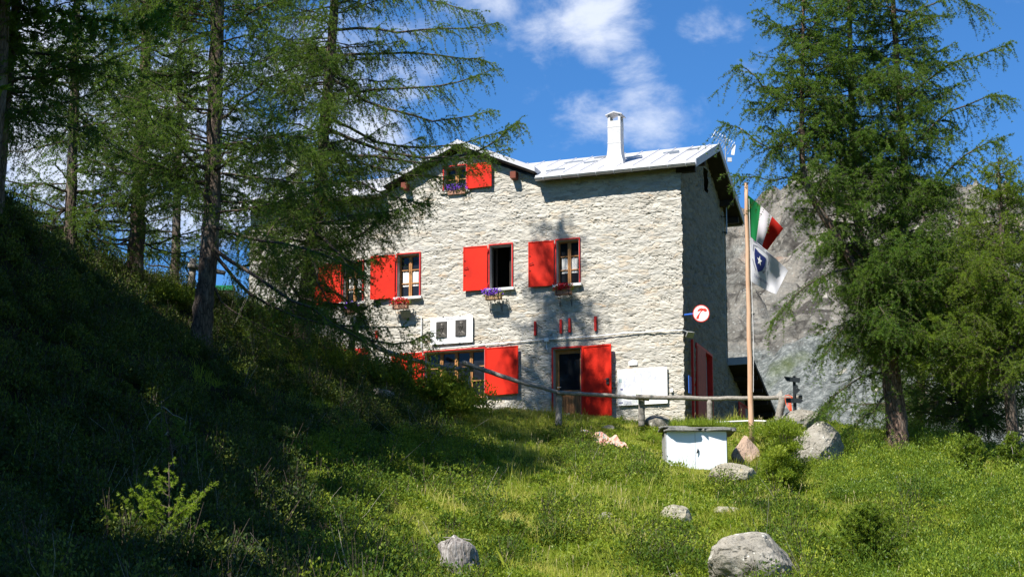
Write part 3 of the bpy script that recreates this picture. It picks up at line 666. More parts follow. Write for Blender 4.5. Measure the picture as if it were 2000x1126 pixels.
# red anchor bars above the door
for (px, ya, yb) in ((1046,628,655),(1096,624,651),(1113,622,649),(1163.5,618,646),(736,646,662)):
    u, zt = FP(px, ya); _, zb = FP(px, yb); m = MB(); hbox(m, u-.032, u+.032, -.075, .02, zb, zt); part('anchor_bar', m, M_redfr, hut)
# side door and slit on the gable
def sbox(mb, v0, v1, u0, u1, z0, z1): return hbox(mb, u0, u1, v0, v1, z0, z1)
m = MB(); sbox(m, SD[0], SD[1], .12, .16, SD[2], SD[3]); d = part('side_door', m, M_jamb, hut, label='grey side door leaf in the shaded gable')
m = MB(); w = .07
sbox(m, SD[0]-w, SD[0], -.05, .12, SD[2], SD[3]+w); sbox(m, SD[1], SD[1]+w, -.05, .12, SD[2], SD[3]+w); sbox(m, SD[0], SD[1], -.05, .12, SD[3], SD[3]+w); part('frame', m, M_redfr, d)
m = MB(); vm = SD[0]+.55*(SD[1]-SD[0]); sbox(m, SD[0]+.01, vm, -.06, -.02, SD[2]+.05, SD[3]-.01); part('leaf', m, paint('faded_red', (.42,.06,.035), .6, .15), d)
m = MB(); sbox(m, SD[0]-.9, SD[0]-.82, -.12, -.05, -1, SP(1349,665)[1]); part('drain_pipe', m, M_redfr, hut)
m = MB(); sbox(m, SL[0], SL[1], .2, .25, SL[2], SL[3]); part('slit_window', m, M_dark, hut)
m = MB(); v0, z0 = SP(1344, 770); v1, z1 = SP(1347, 740); sbox(m, .15, .5, -.10, -.08, z0, z0+.5); part('notice_board', m, M_blue, hut)
# rear eave gutter end + bracket under the rear of the roof
m = MB(); m.tube([H1(-RO+.05,DEP+.62,ZB+.02), H1(LEN,DEP+.62,ZB+.02)], [.07]*2, 10); part('gutter', m, M_gutter, rf)
# thin loose wire down the gable
vv, zz = SP(1408, 450); m = MB(); m.tube([H1(-.09, vv-.1, zz+.6), H1(-.10, vv-.1, zz-.8), H1(-.12, vv-.05, zz-1.9), H1(-.10, vv-.1, zz-2.6), H1(-.10, vv, zz-4.2)], [.006]*5, 4); part('wire', m, M_jamb, hut)

# annex behind the gable --------------------------------------------------
za = SP(1424, 702)[1]
v0 = DEP+.02; zr0 = za; uo = .8
aw = MB(); AL = 4.4; sl2 = .30
def azz(v): return zr0-.15-(v-v0)*sl2
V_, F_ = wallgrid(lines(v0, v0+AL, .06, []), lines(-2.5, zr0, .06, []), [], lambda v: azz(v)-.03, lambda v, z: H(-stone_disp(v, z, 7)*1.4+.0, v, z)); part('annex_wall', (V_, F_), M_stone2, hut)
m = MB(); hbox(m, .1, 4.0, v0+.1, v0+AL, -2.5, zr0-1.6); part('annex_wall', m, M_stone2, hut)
m = MB(); roofquad(m, [H1(-uo,v0+.0,zr0-.12), H1(4.2,v0+.0,zr0-.12), H1(4.2,v0+AL,zr0-.12-AL*sl2), H1(-uo,v0+AL,zr0-.12-AL*sl2)], .12); ar = part('annex_roof', m, M_darkwood, hut)
m = MB(); hbox(m, -uo-.02, .25, v0-.06, v0-.002, zr0-.20, zr0+.03); part('fascia', m, M_fascia, ar)
for i in range(1, 5): m = MB(); hbox(m, -uo+.05, 0, v0+i*.9, v0+i*.9+.1, azz(v0+i*.9)-.14, azz(v0+i*.9)-.01); part('rafter', m, M_darkwood, ar)
m = MB(); hbox(m, -uo+.05, -uo+.17, v0+AL-.3, v0+AL-.15, -2, azz(v0+AL)); hbox(m, -uo+.05, -.03, v0+AL-.1, v0+AL-.05, -2, azz(v0+AL)); part('back_boarding', m, M_darkwood, hut)
dv = SP(1437, 780)[0], SP(1456, 780)[0]; dz = SP(1440, 742)[1]
dv = (max(dv[0], v0+.3), max(dv[1], v0+1.3)); dz = min(dz, azz(dv[1])-.25)
m = MB(); hbox(m, -.09, .03, dv[0], dv[1], -2, dz); d = part('annex_door', m, paint('grey_door', (.30,.31,.30), .7, .1), hut)
m = MB(); hbox(m, -.13, -.091, dv[0]-.06, dv[0], -2, dz+.05); hbox(m, -.13, -.091, dv[0], dv[1], dz, dz+.05); part('frame', m, M_redfr, d)
m = MB(); hbox(m, -.12, -.095, dv[0]+.02, dv[0]+.6*(dv[1]-dv[0]), -2, dz-.03); part('leaf', m, bpy.data.materials['faded_red'], d)
print('annex', dv, dz, za)

# ================================================================ OBJECTS ON THE HUT
def text_mesh(txt, size, mapf, thick=0):
    """flat lettering; mapf(x (n,), y (n,)) -> world points. x centred, baseline 0"""
    cu = bpy.data.curves.new('lettering', 'FONT'); cu.body = txt; cu.size = size; cu.align_x = 'CENTER'; cu.resolution_u = 2
    o = bpy.data.objects.new('lettering', cu); COL.objects.link(o); dg = bpy.context.evaluated_depsgraph_get(); me = o.evaluated_get(dg).to_mesh()
    V = np.array([v.co[:] for v in me.vertices]).reshape(-1,3); F = [tuple(p.vertices) for p in me.polygons]
    o.evaluated_get(dg).to_mesh_clear(); bpy.data.objects.remove(o); bpy.data.curves.remove(cu)
    return mapf(V[:,0], V[:,1]), F
def onwall(uc, zc, out_, tilt=0.0):
    return lambda x, y: H(uc-np.asarray(x), -out_+0*np.asarray(x), zc+np.asarray(y)+tilt*np.asarray(x))
# memorial plaque
h = rectpx(843, 925, 619, 671); uc = (h[0]+h[1])/2; zc = (h[2]+h[3])/2; pw = h[1]-h[0]; ph = h[3]-h[2]
t = thing('memorial_plaque', 'white marble plaque with two dark portrait reliefs and small lettering on the hut wall', 'plaque', H1(uc, -.05, h[2]))
m = MB(); hbox(m, h[0], h[1], -.09, -.05, h[2], h[3]); part('slab', m, paint('white_marble', (.80,.80,.80), .35, .03), t)
for s in (-1, 1):
    for zz in (h[2]-.005, h[3]+.005):
        m = MB(); u = uc+s*pw*.2; hbox(m, u-.012, u+.012, -.098, -.04, zz-.02, zz+.02); part('clip', m, M_black, t)
def relief(px, py, bald, lab):
    u0, z0 = FP(px, py); rw, rh = pw*.255, ph*.60; nx, nz_ = 44, 60
    X, Z = np.meshgrid(np.linspace(-1, 1, nx), np.linspace(-1, 1, nz_)); r = lambda cx, cz, a, b: np.clip(1-((X-cx)/a)**2-((Z-cz)/b)**2, 0, 1)**.5
    D = .030*r(0,.28,.40,.50)                     # head
    D = np.maximum(D, .020*np.clip(1-((X)/.95)**2-((Z+1.15)/.78)**2, 0, 1)**.5)     # shoulders
    D = np.maximum(D, .016*r(0,-.28,.2,.25))
    D += .010*r(0,.18,.07,.16)-.003*r(-.15,.30,.1,.05)-.003*r(.15,.30,.1,.05)-.006*r(0,-.03,.16,.035)+.004*r(0,-.12,.14,.05)
    D += (.006*r(0,.62,.42,.22) if not bald else .003*r(.1,.6,.3,.2)); D += .008*(r(-.42,.22,.06,.12)+r(.42,.22,.06,.12))
    D -= .008*np.exp(-((np.abs(X)*1.6-(-Z-.42))/.05)**2)*(Z < -.42)*(Z > -.85)
    V = H(u0-X*rw/2, -.101-D, z0+Z*rh/2); V = V.reshape(-1,3); F = gridfaces(nx, nz_)
    b = MB(); b.add(V, F); hbox(b, u0-rw/2-.004, u0+rw/2+.004, -.1, -.0905, z0-rh/2-.004, z0+rh/2+.004); part('portrait_relief', b, M_bronze, t, smooth=False, label=lab)
relief(864.5, 644.5, True, 'left portrait relief'); relief(902, 641, False, 'right portrait relief')
for (tx, px, py, sz) in (("C.A.I.  SEZIONE  D.  DESIO", 883, 624.6, .062), ("CAV.  CARLO  BOSIO", 864, 663.0, .046), ("I° PRESIDENTE", 865, 666.4, .046), ("ANNA  BOSIO  GALLI", 901, 660.0, .046)):
    u, z = FP(px, py); part('lettering', text_mesh(tx, sz, onwall(u, z, .0925)), M_letter, t)
# map board
h = rectpx(1207, 1304, 719, 790); uc = (h[0]+h[1])/2
t = thing('map_board', 'large white trail map board on the wall right of the red door', 'map', H1(uc, -.06, h[2]))
m = MB(); hbox(m, h[0], h[1], -.085, -.055, h[2], h[3]); part('panel', m, M_signwhite, t)
def mapprint():
    m = MT('map_print'); v = m.coord(); n = m.noise(v, 2.2, 5, .6, 1.5); r2 = m.ramp(n, [(.35,(.52,.60,.48)),(.45,(.66,.68,.66)),(.50,(.42,.43,.52)),(.54,(.68,.68,.70)),(.7,(.56,.62,.50))]); m.col(r2).rough(.5); return m.m
m = MB(); W_ = h[1]-h[0]; hbox(m, h[0]+W_*.20, h[1]-W_*.12, -.088, -.0855, h[2]+.03, h[3]-.05); part('map_print', m, mapprint(), t)
for (fx, fz, sw, sh, mt) in ((.03,.64,.06,.12,'sea'), (.06,.42,.05,.06,'navy'), (.04,.20,.07,.07,'navy'), (.035,.06,.075,.04,'navy')):
    mm = bpy.data.materials.get('logo_'+mt) or paint('logo_'+mt, {'sea': (.45,.58,.60), 'navy': (.14,.15,.32)}[mt], .6, .3, scale=60)
    m = MB(); u = h[1]-W_*fx; z = h[2]+(h[3]-h[2])*fz; hbox(m, u-W_*sw, u, -.0885, -.0855, z, z+(h[3]-h[2])*sh*.8); part('logo', m, mm, t)
# little white plates
for (px, py, wx, wy, lb) in ((1237, 707, 17, 12, 'small white triangular plate above the map board'), (1312.5, 762, 5, 7, 'tiny white plate right of the map board')):
    h = rectpx(px-wx/2, px+wx/2, py-wy/2, py+wy/2); m = MB()
    if wx > 10:
        um = (h[0]+h[1])/2; a = [H1(h[1],-.04,h[2]),H1(h[0],-.04,h[2]),H1(h[0],-.04,h[2]+.6*(h[3]-h[2])),H1(um,-.04,h[3]),H1(h[1],-.04,h[2]+.6*(h[3]-h[2]))]; b = [p+FN*.012 for p in a]
        m.add(a+b, [(0,1,2,3,4),(9,8,7,6,5)]+[(i,(i+1) % 5,5+(i+1) % 5,5+i) for i in range(5)])
    else: hbox(m, h[0], h[1], -.06, -.04, h[2], h[3])
    solo('wall_plate', m, M_signwhite, lb, 'plate')
# flood lights
def floodlight(P, right, outw, lb, sz=.30):
    right = np.array(right); outw = np.array(outw); t = thing('floodlight', lb, 'lamp', P); up = ZZ
    ang = math.radians(35); nrm = outw*math.cos(ang)-up*math.sin(ang); upv = up*math.cos(ang)+outw*math.sin(ang)
    def b(mb, c, w_, h_, d0, d1, sc2=1.0):
        mb.box8([c+nrm*d+right*x*w_*(1 if d == d1 else sc2)+upv*y*h_*(1 if d == d1 else sc2) for d in (d0,d1) for y in (-.5,.5) for x in (-.5,.5)])
    c = P+outw*.16; m = MB(); b(m, c, sz, sz*.72, -.08, .03, .7); part('housing', m, paint('lamp_housing', (.28,.29,.28), .5, .1), t)
    m = MB(); b(m, c, sz*.88, sz*.60, .031, .036); part('lamp_glass', m, paint('lamp_glass', (.40,.38,.26), .15, .2, scale=30, spec=.6), t)
    m = MB(); m.tube([P-outw*.02, P+outw*.06, c-nrm*.08], [.03,.02,.02], 6); part('bracket', m, M_black, t)
floodlight(H1(*[FP(798,614)[0], -.02, FP(798,614)[1]]), -UU, FN, 'square floodlight under the left geranium box on the front wall', .34)
v_, z_ = SP(1347, 650); floodlight(H1(-.03, .25, FP(1336,652)[1]), VV*.5-UU*.2+FN*.0+np.array([.5,0,0]), norm(FN*.6-UU*.8), 'small floodlight at the right corner of the hut', .26)
# cable
t = thing('electric_cable', 'white electric cable with junction box running along the front wall above the door', 'cable', H1(*[FP(1065,664)[0], -.06, FP(1065,664)[1]]))
pl = [H1(FP(x,y)[0], -.055, FP(x,y)[1]) for x, y in ((814,617),(824,618),(824,683),(880,679),(960,672),(1064,663),(1150,658),(1230,650),(1334,645))]; pl.append(H1(-.06, .1, FP(1336,646)[1])); pl.append(H1(-.10,.3,FP(1340,650)[1]))
m = MB(); m.tube(pl, [.016]*len(pl), 6); part('cable', m, M_signwhite, t)
u, z = FP(1069, 664); m = MB(); hbox(m, u-.06, u+.06, -.12, -.045, z-.05, z+.05); part('junction_box', m, M_signwhite, t)
m = MB(); m.tube([H1(u+.01,-.06,z-.05), H1(u+.01,-.06,z-.2), H1(u-.02,-.06,z-.3)], [.01]*3, 5); part('cable_end', m, M_signwhite, t)
# flower boxes
def flowers(mb_list, P, W_, D_, Hh, n, petal, seed):
    r = np.random.default_rng(seed); c = P+np.stack([r.normal(0,.33,n)*W_, np.zeros(n), np.abs(r.normal(0,.6,n))*Hh], -1)@np.stack([UU, FN, ZZ])+np.outer(r.normal(0,.35,n)*D_, FN)
    return c
def cluster(C, size, k, seed, upbias=.3, aspect=.7):
    r = np.random.default_rng(seed); n = len(C); d = norm(r.normal(size=(n,k,3))+np.array([0,0,upbias])); s = norm(np.cross(d, r.normal(size=(n,k,3))))
    c = C[:,None]+d*size*.5; L = d*size*.5; S = s*size*.5*aspect
    V = np.stack([c-L, c+S, c+L, c-S], 2).reshape(-1,3); return V, np.arange(len(V)).reshape(-1,4)
def flowerbox(px, py, wpx, petal, lb, attic=False, basket=False, seed=1):
    u, z = FP(px, py); wd = abs(FP(px+wpx/2,py)[0]-FP(px-wpx/2,py)[0]); vo = -.30 if not attic else .02; g = 'flower boxes under the windows'
    t = thing('flower_box', lb, 'flower box', H1(u, vo, z-.22), g)
    m = MB(); hh = .17
    for (a,b,c_,d_,e,f) in ((-wd/2,wd/2,-.10,-.085,0,hh),(-wd/2,wd/2,.085,.10,0,hh),(-wd/2,-wd/2+.015,-.085,.085,0,hh),(wd/2-.015,wd/2,-.085,.085,0,hh),(-wd/2+.015,wd/2-.015,-.085,.085,0,.015),(-wd/2+.015,wd/2-.015,-.085,.085,.12,.135)):
        hbox(m, u+a, u+b, vo+c_, vo+d_, z-.22+e, z-.22+f)
    mt = paint('terracotta' if not basket else 'woven_basket', (.38,.20,.13) if not basket else (.34,.22,.11), .8, .35, scale=18, bump=.5)
    part('box', m, mt, t)
    if not attic:
        m = MB()
        for s in (-1, 1):
            uu = u+s*wd*.38; m.tube([H1(uu,-.03,z-.55), H1(uu,-.03,z-.2), H1(uu,vo-.11,z-.235), H1(uu,vo-.115,z-.03)], [.008]*4, 4); m.tube([H1(uu,-.03,z-.52), H1(uu,vo,z-.24)], [.007]*2, 4)
        part('wire_holder', m, M_black, t)
    r = np.random.default_rng(seed); P = H1(u, vo, z-.08)
    n = 220; C = P+np.outer(np.clip(r.normal(0,.28,n),-.6,.6)*wd, UU)+np.outer(r.normal(0,.06,n), FN)+np.outer(r.uniform(-.05,.12,n), ZZ); V, F = cluster(C, .05, 3, seed)
    part('foliage', (V, F), M_herb, t, attr=np.repeat(r.random(n*3), 4))
    n = 200; C = P+np.outer(np.clip(r.normal(0,.3,n),-.65,.65)*wd, UU)+np.outer(.04+np.abs(r.normal(0,.07,n)), FN)+np.outer(r.uniform(-.02,.17,n), ZZ); V, F = cluster(C, .045, 3, seed+5)
    part('flowers', (V, F), petal, t)
flowerbox(789, 592, 28, M_redpetal, 'window box with red geraniums under the window left of the plaque', seed=2)
flowerbox(1106, 564, 30, M_redpetal, 'window box with red geraniums under the rightmost upper window', seed=3)
flowerbox(970, 574, 30, M_purple, 'basket of violet flowers under the open dark window', basket=True, seed=4)
flowerbox(694, 600, 24, M_purple, 'window box with violet flowers under the leftmost upper window', seed=5)
flowerbox(893, 366, 34, M_purple, 'box of violet flowers in the attic window', attic=True, seed=6)
# round telephone sign
C = at(1369.5, 612, 56.6); t = thing('telephone_sign', 'round white sign with red telephone handset on a blue arm at the hut corner', 'sign', C-np.array([0,0,.25]))
fr = norm(np.array([-.12,-1,0])); rt = np.array([-fr[1], fr[0], 0]); R_ = .235
def disc(c, r, d0, d1, n=40):
    mb = MB(); a = np.linspace(0, 2*math.pi, n, endpoint=False); ring = [c+rt*r*math.cos(x)+ZZ*r*1.04*math.sin(x) for x in a]
    mb.add([p+fr*d0 for p in ring]+[p+fr*d1 for p in ring], [tuple(range(n)), tuple(range(2*n-1, n-1, -1))]+[(i,(i+1) % n,n+(i+1) % n,n+i) for i in range(n)]); return mb
part('disc', disc(C, R_, -.03, .03), paint('sign_red', (.75,.05,.03), .45, .05), t); part('face', disc(C, R_*.90, .0305, .034), M_signwhite, t)
m = MB(); pts = []
for k_ in range(13):
    a = math.radians(155-k_*9.0); pts.append(C+rt*(.15+.21*math.cos(a)-.02)+ZZ*(-.13+.24*math.sin(a))+fr*.038)
def ribbon(mb, pts, wid, dd=.004):
    pts = np.array(pts); T = norm(np.gradient(pts, axis=0)); Nn = norm(np.cross(T, fr[None])); wd_ = np.array(wid)[:,None]
    a = pts+Nn*wd_; b = pts-Nn*wd_; n = len(pts); V = np.concatenate([a, b, a+fr*dd, b+fr*dd])
    F = [(2*n+i,2*n+i+1,3*n+i+1,3*n+i) for i in range(n-1)]+[(i,i+1,2*n+i+1,2*n+i) for i in range(n-1)]+[(n+i+1,n+i,3*n+i,3*n+i+1) for i in range(n-1)]; mb.add(V, F)
hp = [C+rt*x+ZZ*y+fr*.0345 for x, y in ((-.115,-.155),(-.105,-.13),(-.085,-.08),(-.05,-.01),(-.01,.05),(.04,.095),(.08,.105),(.12,.09),(.15,.06))]
ribbon(m, hp, [.03,.036,.030,.012,.012,.016,.04,.045,.03]); ribbon(m, [C+rt*x+ZZ*y+fr*.0395 for x, y in ((-.10,.07),(-.05,.105),(.01,.125),(.06,.12))], [.012,.026,.03,.02])
part('handset', m, bpy.data.materials['sign_red'], t)
m = MB(); a = H1(-.03, .05, FP(1337,614)[1]); m.tube([a, C-rt*R_*.9-fr*.02], [.028,.028], 8); part('arm', m, M_blue, t)
# TV antenna on a mast fixed to the gable
Pb = H1(-.55, DEP+.35, ZB-.1); vm_ = SP(1422, 300, -.55)
Y_ = (H1(-.5, DEP*.95, 0))[1]; a0 = at(1419, 445, Y_); a1 = at(1424, 285, Y_); a1[0] = a0[0]+.02; a1[1] = a0[1]
t = thing('tv_antenna', 'white television antenna on a thin mast above the gable', 'antenna', a0)
m = MB(); m.tube([a0+np.array([0,0,-.2]), a1+np.array([0,0,.35])], [.024,.018], 8); part('mast', m, M_gutter, t)
m = MB(); m.tube([a0+np.array([0,0,-.15]), a0+np.array([-.55,-.35,-.18])], [.03]*2, 6); m.tube([a0+np.array([0,0,.35]), a0+np.array([-.55,-.35,.32])], [.025]*2, 6); part('wall_bracket', m, M_black, t)
b0 = at(1394, 262, Y_-.3); b1 = at(1432, 293, Y_+.2); bd = norm(b1-b0); eld = norm(np.cross(bd, norm(np.array([.25,1,.1])))); 
if eld[2] < 0: eld = -eld
eld = norm(eld*.75+ZZ*.35+np.array([.1,0,0]))
m = MB(); m.tube([b0, b1], [.012]*2, 5); part('boom', m, M_signwhite, t)
for i in range(9):
    c = b0+(b1-b0)*(i/9.0); L = .13+.012*i; m = MB(); m.tube([c-eld*L, c+eld*L], [.012]*2, 5); part('element', m, M_signwhite, t)
m = MB(); c = b1; m.box(c-np.array([0,.03,.0]), (.10,.06,.34), 0, 0, .15); part('reflector', m, M_signwhite, t)
m = MB(); m.box(at(1425, 312, Y_), (.13,.08,.13)); part('junction_box', m, M_jamb, t)

# ================================================================ FLAGPOLE AND FLAGS
gp = at(1468, 862, 50.2); tp = at(1457, 358, 50.2)
t = thing('flagpole', 'tall peeled wooden flagpole beside the pointed rock', 'flagpole', gp)
K = 16; pts = [gp+(tp-gp)*i/K+np.array([.006*math.sin(i*1.7), .006*math.sin(i*2.3), 0]) for i in range(K+1)]; m = MB(); m.tube(pts, np.linspace(.075,.047,K+1), 10); part('pole', m, M_pole, t, smooth=True)
m = MB(); m.tube([pts[-1], pts[-1]+ZZ*.02], [.055,.05], 10); part('pole_cap', m, M_greywood, t)
m = MB(); m.tube([pts[K-1]+np.array([.06,-.05,0]), pts[6]+np.array([.10,-.06,0]), pts[3]+np.array([.07,-.06,0])], [.006]*3, 4); part('halyard', m, M_signwhite, t)
def flag(name, c4, lb, mats, bands, waves, Yd=50.15, amp=.10):
    """c4: hoist-top, hoist-bottom, fly-top, fly-bottom in photograph pixels"""
    A, B, C_, D_ = [np.array(p, float) for p in c4]
    def S(s, t_, off=0.0):
        s = np.asarray(s, float); t_ = np.asarray(t_, float)
        sagx = waves[0]*np.sin(s*math.pi)*(1-2*t_)
        X = (A[0]*(1-s)+C_[0]*s)*(1-t_)+(B[0]*(1-s)+D_[0]*s)*t_
        Yp = (A[1]*(1-s)+C_[1]*s)*(1-t_)+(B[1]*(1-s)+D_[1]*s)*t_ + sagx
        dep = Yd+amp*np.sin(s*5.2+t_*2.4+waves[1])*s**.5+.05*np.sin(s*11-t_*5)*s+.28*s - off
        a = (X-PCX)/FPX; b = -(Yp-PCY)/FPX; dx = a; dy = math.cos(TH)-b*math.sin(TH); dz = math.sin(TH)+b*math.cos(TH)
        return np.stack([dx*dep/dy, dep, dz*dep/dy], -1)
    o = thing(name, lb, 'flag', S(0,0))
    for (s0, s1), mt, nm in zip(bands, mats, ('cloth',)*len(bands)):
        ss, tt = np.meshgrid(np.linspace(s0, s1, 18), np.linspace(0, 1, 30)); V = S(ss, tt).reshape(-1,3); V2 = V+np.array([0,.006,0]); F = gridfaces(18, 30)
        part(nm, (np.concatenate([V, V2]), np.concatenate([F, F[:,::-1]+len(V)])), mt, o, smooth=True)
    return o, S
def cloth(name, c):
    m = MT(name); m.col(c).rough(.85); tr = m.n('ShaderNodeBsdfTranslucent'); tr.inputs['Color'].default_value = (c[0],c[1],c[2],1); ms = m.n('ShaderNodeMixShader'); ms.inputs[0].default_value = .4
    m.l(m.b.outputs[0], ms.inputs[1]); m.l(tr.outputs[0], ms.inputs[2]); m.l(ms.outputs[0], m.o.inputs['Surface']); return m.m
flag('national_flag', ((1461,381),(1464,459),(1530,446),(1499,488)), 'green, white and red flag blowing at the top of the flagpole', (cloth('flag_green',(.01,.25,.07)), cloth('flag_white',(.75,.72,.76)), cloth('flag_red',(.70,.03,.02))), ((0,.36),(.36,.68),(.68,1)), (-3.0,0.6))
o, S = flag('club_flag', ((1465,462),(1467,549),(1539,528),(1516,574)), 'white club flag with blue star shield below the national flag', (cloth('flag_cloth',(.72,.72,.76)),), ((0,1),), (-2.0,2.6))
M_navy = cloth('emblem_navy', (.02,.035,.17)); M_gry = cloth('emblem_grey', (.30,.30,.36))
def decal(nm, poly, mt, off=.012, sub=True):
    c = np.mean(poly, 0); P = []; F = []
    pl = []
    for i in range(len(poly)):
        a = np.array(poly[i]); b = np.array(poly[(i+1) % len(poly)])
        for k_ in range(4): pl.append(a+(b-a)*k_/4)
    pl = np.array(pl); n = len(pl); rings = [c+(pl-c)*f for f in (1, .66, .33)]; V = np.concatenate(rings+[c[None]])
    for r_ in range(2): F += [(r_*n+i, r_*n+(i+1) % n, (r_+1)*n+(i+1) % n, (r_+1)*n+i) for i in range(n)]
    F += [(2*n+i, 2*n+(i+1) % n, 3*n) for i in range(n)]
    return part(nm, (S(V[:,0], V[:,1], off), F), mt, o)
decal('emblem_shield', [(.13,.16),(.26,.20),(.45,.20),(.44,.42),(.38,.58),(.24,.68),(.14,.50),(.115,.32)], M_navy)
st = [(.275+.075*math.sin(k_*math.pi/5)*(1 if k_ % 2 == 0 else .42), .385-.125*math.cos(k_*math.pi/5)*(1 if k_ % 2 == 0 else .42)) for k_ in range(10)]
decal('emblem_star', st, M_signwhite, .02)
def band(nm, pts, w_, mt, off=.014):
    pts = np.array(pts); T = norm(np.gradient(pts, axis=0)); Nn = np.stack([-T[:,1], T[:,0]], -1); a = pts+Nn*w_; b = pts-Nn*w_; n = len(pts); V = np.concatenate([a,b])
    return part(nm, (S(V[:,0], V[:,1], off), [(i,i+1,n+i+1,n+i) for i in range(n-1)]), mt, o)
band('emblem_scroll', [(.08,.26),(.09,.12),(.20,.08),(.34,.08),(.50,.09),(.53,.22),(.52,.34)], .012, M_gry)
band('emblem_scroll', [(.06,.46),(.10,.56),(.16,.66)], .016, M_gry); band('emblem_scroll', [(.48,.42),(.46,.54),(.40,.62)], .02, M_gry)
band('emblem_wing', [(.08,-.0+.03),(.18,.02),(.28,.03),(.38,.02)], .016, M_gry); band('emblem_wing', [(.42,.05),(.52,.03),(.62,.03)], .02, M_gry)
part('lettering', text_mesh("CLUB ALPINO ITALIANO", .1, lambda x, y: S(.37+np.asarray(x)*.46, .84-np.asarray(y)*1.0, .014)), M_navy, o)

# ================================================================ RAILING
t = thing('wooden_railing', 'weathered grey log railing along the slope edge in front of the hut', 'railing', at(1253, 822, 53.6))
def log(pxs, r0, r1, nm, parent, seed=0, sides=9):
    P = np.array([at(*p) for p in pxs]); r = random.Random(seed); n = 18; L = np.linspace(0, 1, n); s_ = np.linspace(0, 1, len(P)); Q = np.stack([np.interp(L, s_, P[:,k_]) for k_ in range(3)], -1)
    Q[1:-1] += np.array([[0, r.uniform(-.008,.008), r.uniform(-.009,.009)] for _ in range(n-2)]); rad = np.linspace(r0, r1, n)*np.array([r.uniform(.95,1.06) for _ in range(n)])
    m = MB(); m.tube(Q, rad, sides); return part(nm, m, M_greywood, parent, smooth=True)
log([(560,585,55.8),(640,628,54.9),(760,690,54.2),(860,716,53.8),(925,722,53.5)], .07, .055, 'rail', t, 1)
log([(903,707,53.4),(1000,741,53.4),(1104,769,53.5)], .062, .05, 'rail', t, 2)
log([(1088,766,53.4),(1180,771,53.4),(1268,779,53.45)], .055, .05, 'rail', t, 3)
log([(1242,774,53.3),(1386,778,53.1),(1470,777,52.6),(1566,775,52.0)], .06, .055, 'rail', t, 4)
for i, (xa, ya, xb, yb, Y, r) in enumerate(((1092,768,1091,830,53.5,.085),(1253,779,1253,832,53.5,.085),(1386,780,1387,830,53.1,.075),(1529,778,1519,822,52.1,.10),(914,715,914,800,53.6,.075),(688,640,686,720,54.6,.09),(800,690,801,760,54.1,.07))):
    log([(xa,ya,Y),(xb,yb,Y)], r, r*1.05, 'post', t, 20+i)
m = MB(); m.tube([at(1395,824,52.9), at(1470,821,52.6), at(1500,822,52.4)], [.02]*3, 5); part('lower_rail', m, M_signwhite, t)
t = thing('wooden_fence_post', 'old grey wooden post with a crossbar between the larch trunks', 'fence post', at(374,575,52))
log([(378,505,52),(372,585,52)], .09, .10, 'post', t, 40); log([(368,518,51.9),(410,526,51.9),(440,534,51.9)], .07, .06, 'crossbar', t, 41)
# trail signpost
t = thing('trail_signpost', 'dark trail signpost with arrow boards seen against the scree', 'signpost', at(1553,812,51.6))
m = MB(); m.tube([at(1553,815,51.6), at(1551,734,51.6)], [.045,.04], 8); part('post', m, M_dgreen, t)
def arrow(x0, x1, yc, hh, tip, Y, tilt=0):
    m = MB(); pts = [(x0,yc-hh),(x1,yc-hh),(x1,yc+hh),(x0,yc+hh)]
    if tip == 'L': pts = [(x0,yc-hh),(x1,yc-hh+tilt),(x1-1,yc+hh+tilt),(x0+6,yc+hh)]
    elif tip == 'R': pts = [(x0,yc-hh),(x1-5,yc-hh+tilt),(x1,yc+tilt),(x1-5,yc+hh+tilt),(x0,yc+hh)]
    V = [at(x, y, Y) for x, y in pts]; n = len(V); V2 = [v+np.array([0,.03,0]) for v in V]; m.add(V+V2, [tuple(range(n)), tuple(range(2*n-1,n-1,-1))]+[(i,(i+1) % n,n+(i+1) % n,n+i) for i in range(n)]); part('arrow_board', m, M_dgreen, t)
arrow(1531,1563,739,4.5,'L',51.5,3); arrow(1552,1560,757,4,'R',51.5,-3); arrow(1552,1563,766,5,'R',51.5,-5); arrow(1536,1569,781,4.5,'R',51.5,1)
m = MB()
for k_ in range(6): m.tube([at(1533+k_*3,775,51.9), at(1535+k_*2.5+3*math.sin(k_),787,51.9), at(1542+k_*1.2,800+k_*3,51.7)], [.009]*3, 4)
m.tube([at(1543,803,51.6), at(1545,812,51.5), at(1546,822,51.4)], [.01]*3, 4); m.tube([at(1533,772,51.8), at(1540,771,51.85), at(1546,774,51.8), at(1549,786,51.8)], [.011]*4, 4)
solo('warning_tape', m, M_orange, 'orange red tape knotted around the right end of the railing', 'tape')

# ================================================================ UTILITY CABINET
Yc = 47.9
t = thing('white_cabinet', 'low white two-door cupboard with stone slab and grass roof set in the bank', 'cabinet', at(1362,917,Yc))
def cb(mb, x0, x1, y0, y1, ya, yb):
    a = at(x0,y1,Yc); b = at(x1,y1,Yc); zt = at(x0,y0,Yc)[2]; zb = a[2]; mb.box8([[x, Yc+y, z] for z in (zb,zt) for y in (ya,yb) for x in (a[0],b[0])])
m = MB(); cb(m, 1300, 1422, 843, 925, .05, 1.0); part('body', m, paint('cabinet_body', (.30,.30,.29), .8, .2), t)
M_cab = MT('white_sheet'); v = M_cab.coord(); M_cab.col(M_cab.mix(M_cab.ramp(M_cab.noise(v, 5, 6, .7), [(.62,0),(.8,.35)]), (.72,.76,.82), (.5,.45,.38))).rough(.45); M_cab = M_cab.m
m = MB(); cb(m, 1303, 1358.3, 842, 917, .0, .045); part('door', m, M_cab, t)
m = MB(); cb(m, 1359, 1420, 842, 917, .0, .045); part('door', m, M_cab, t)
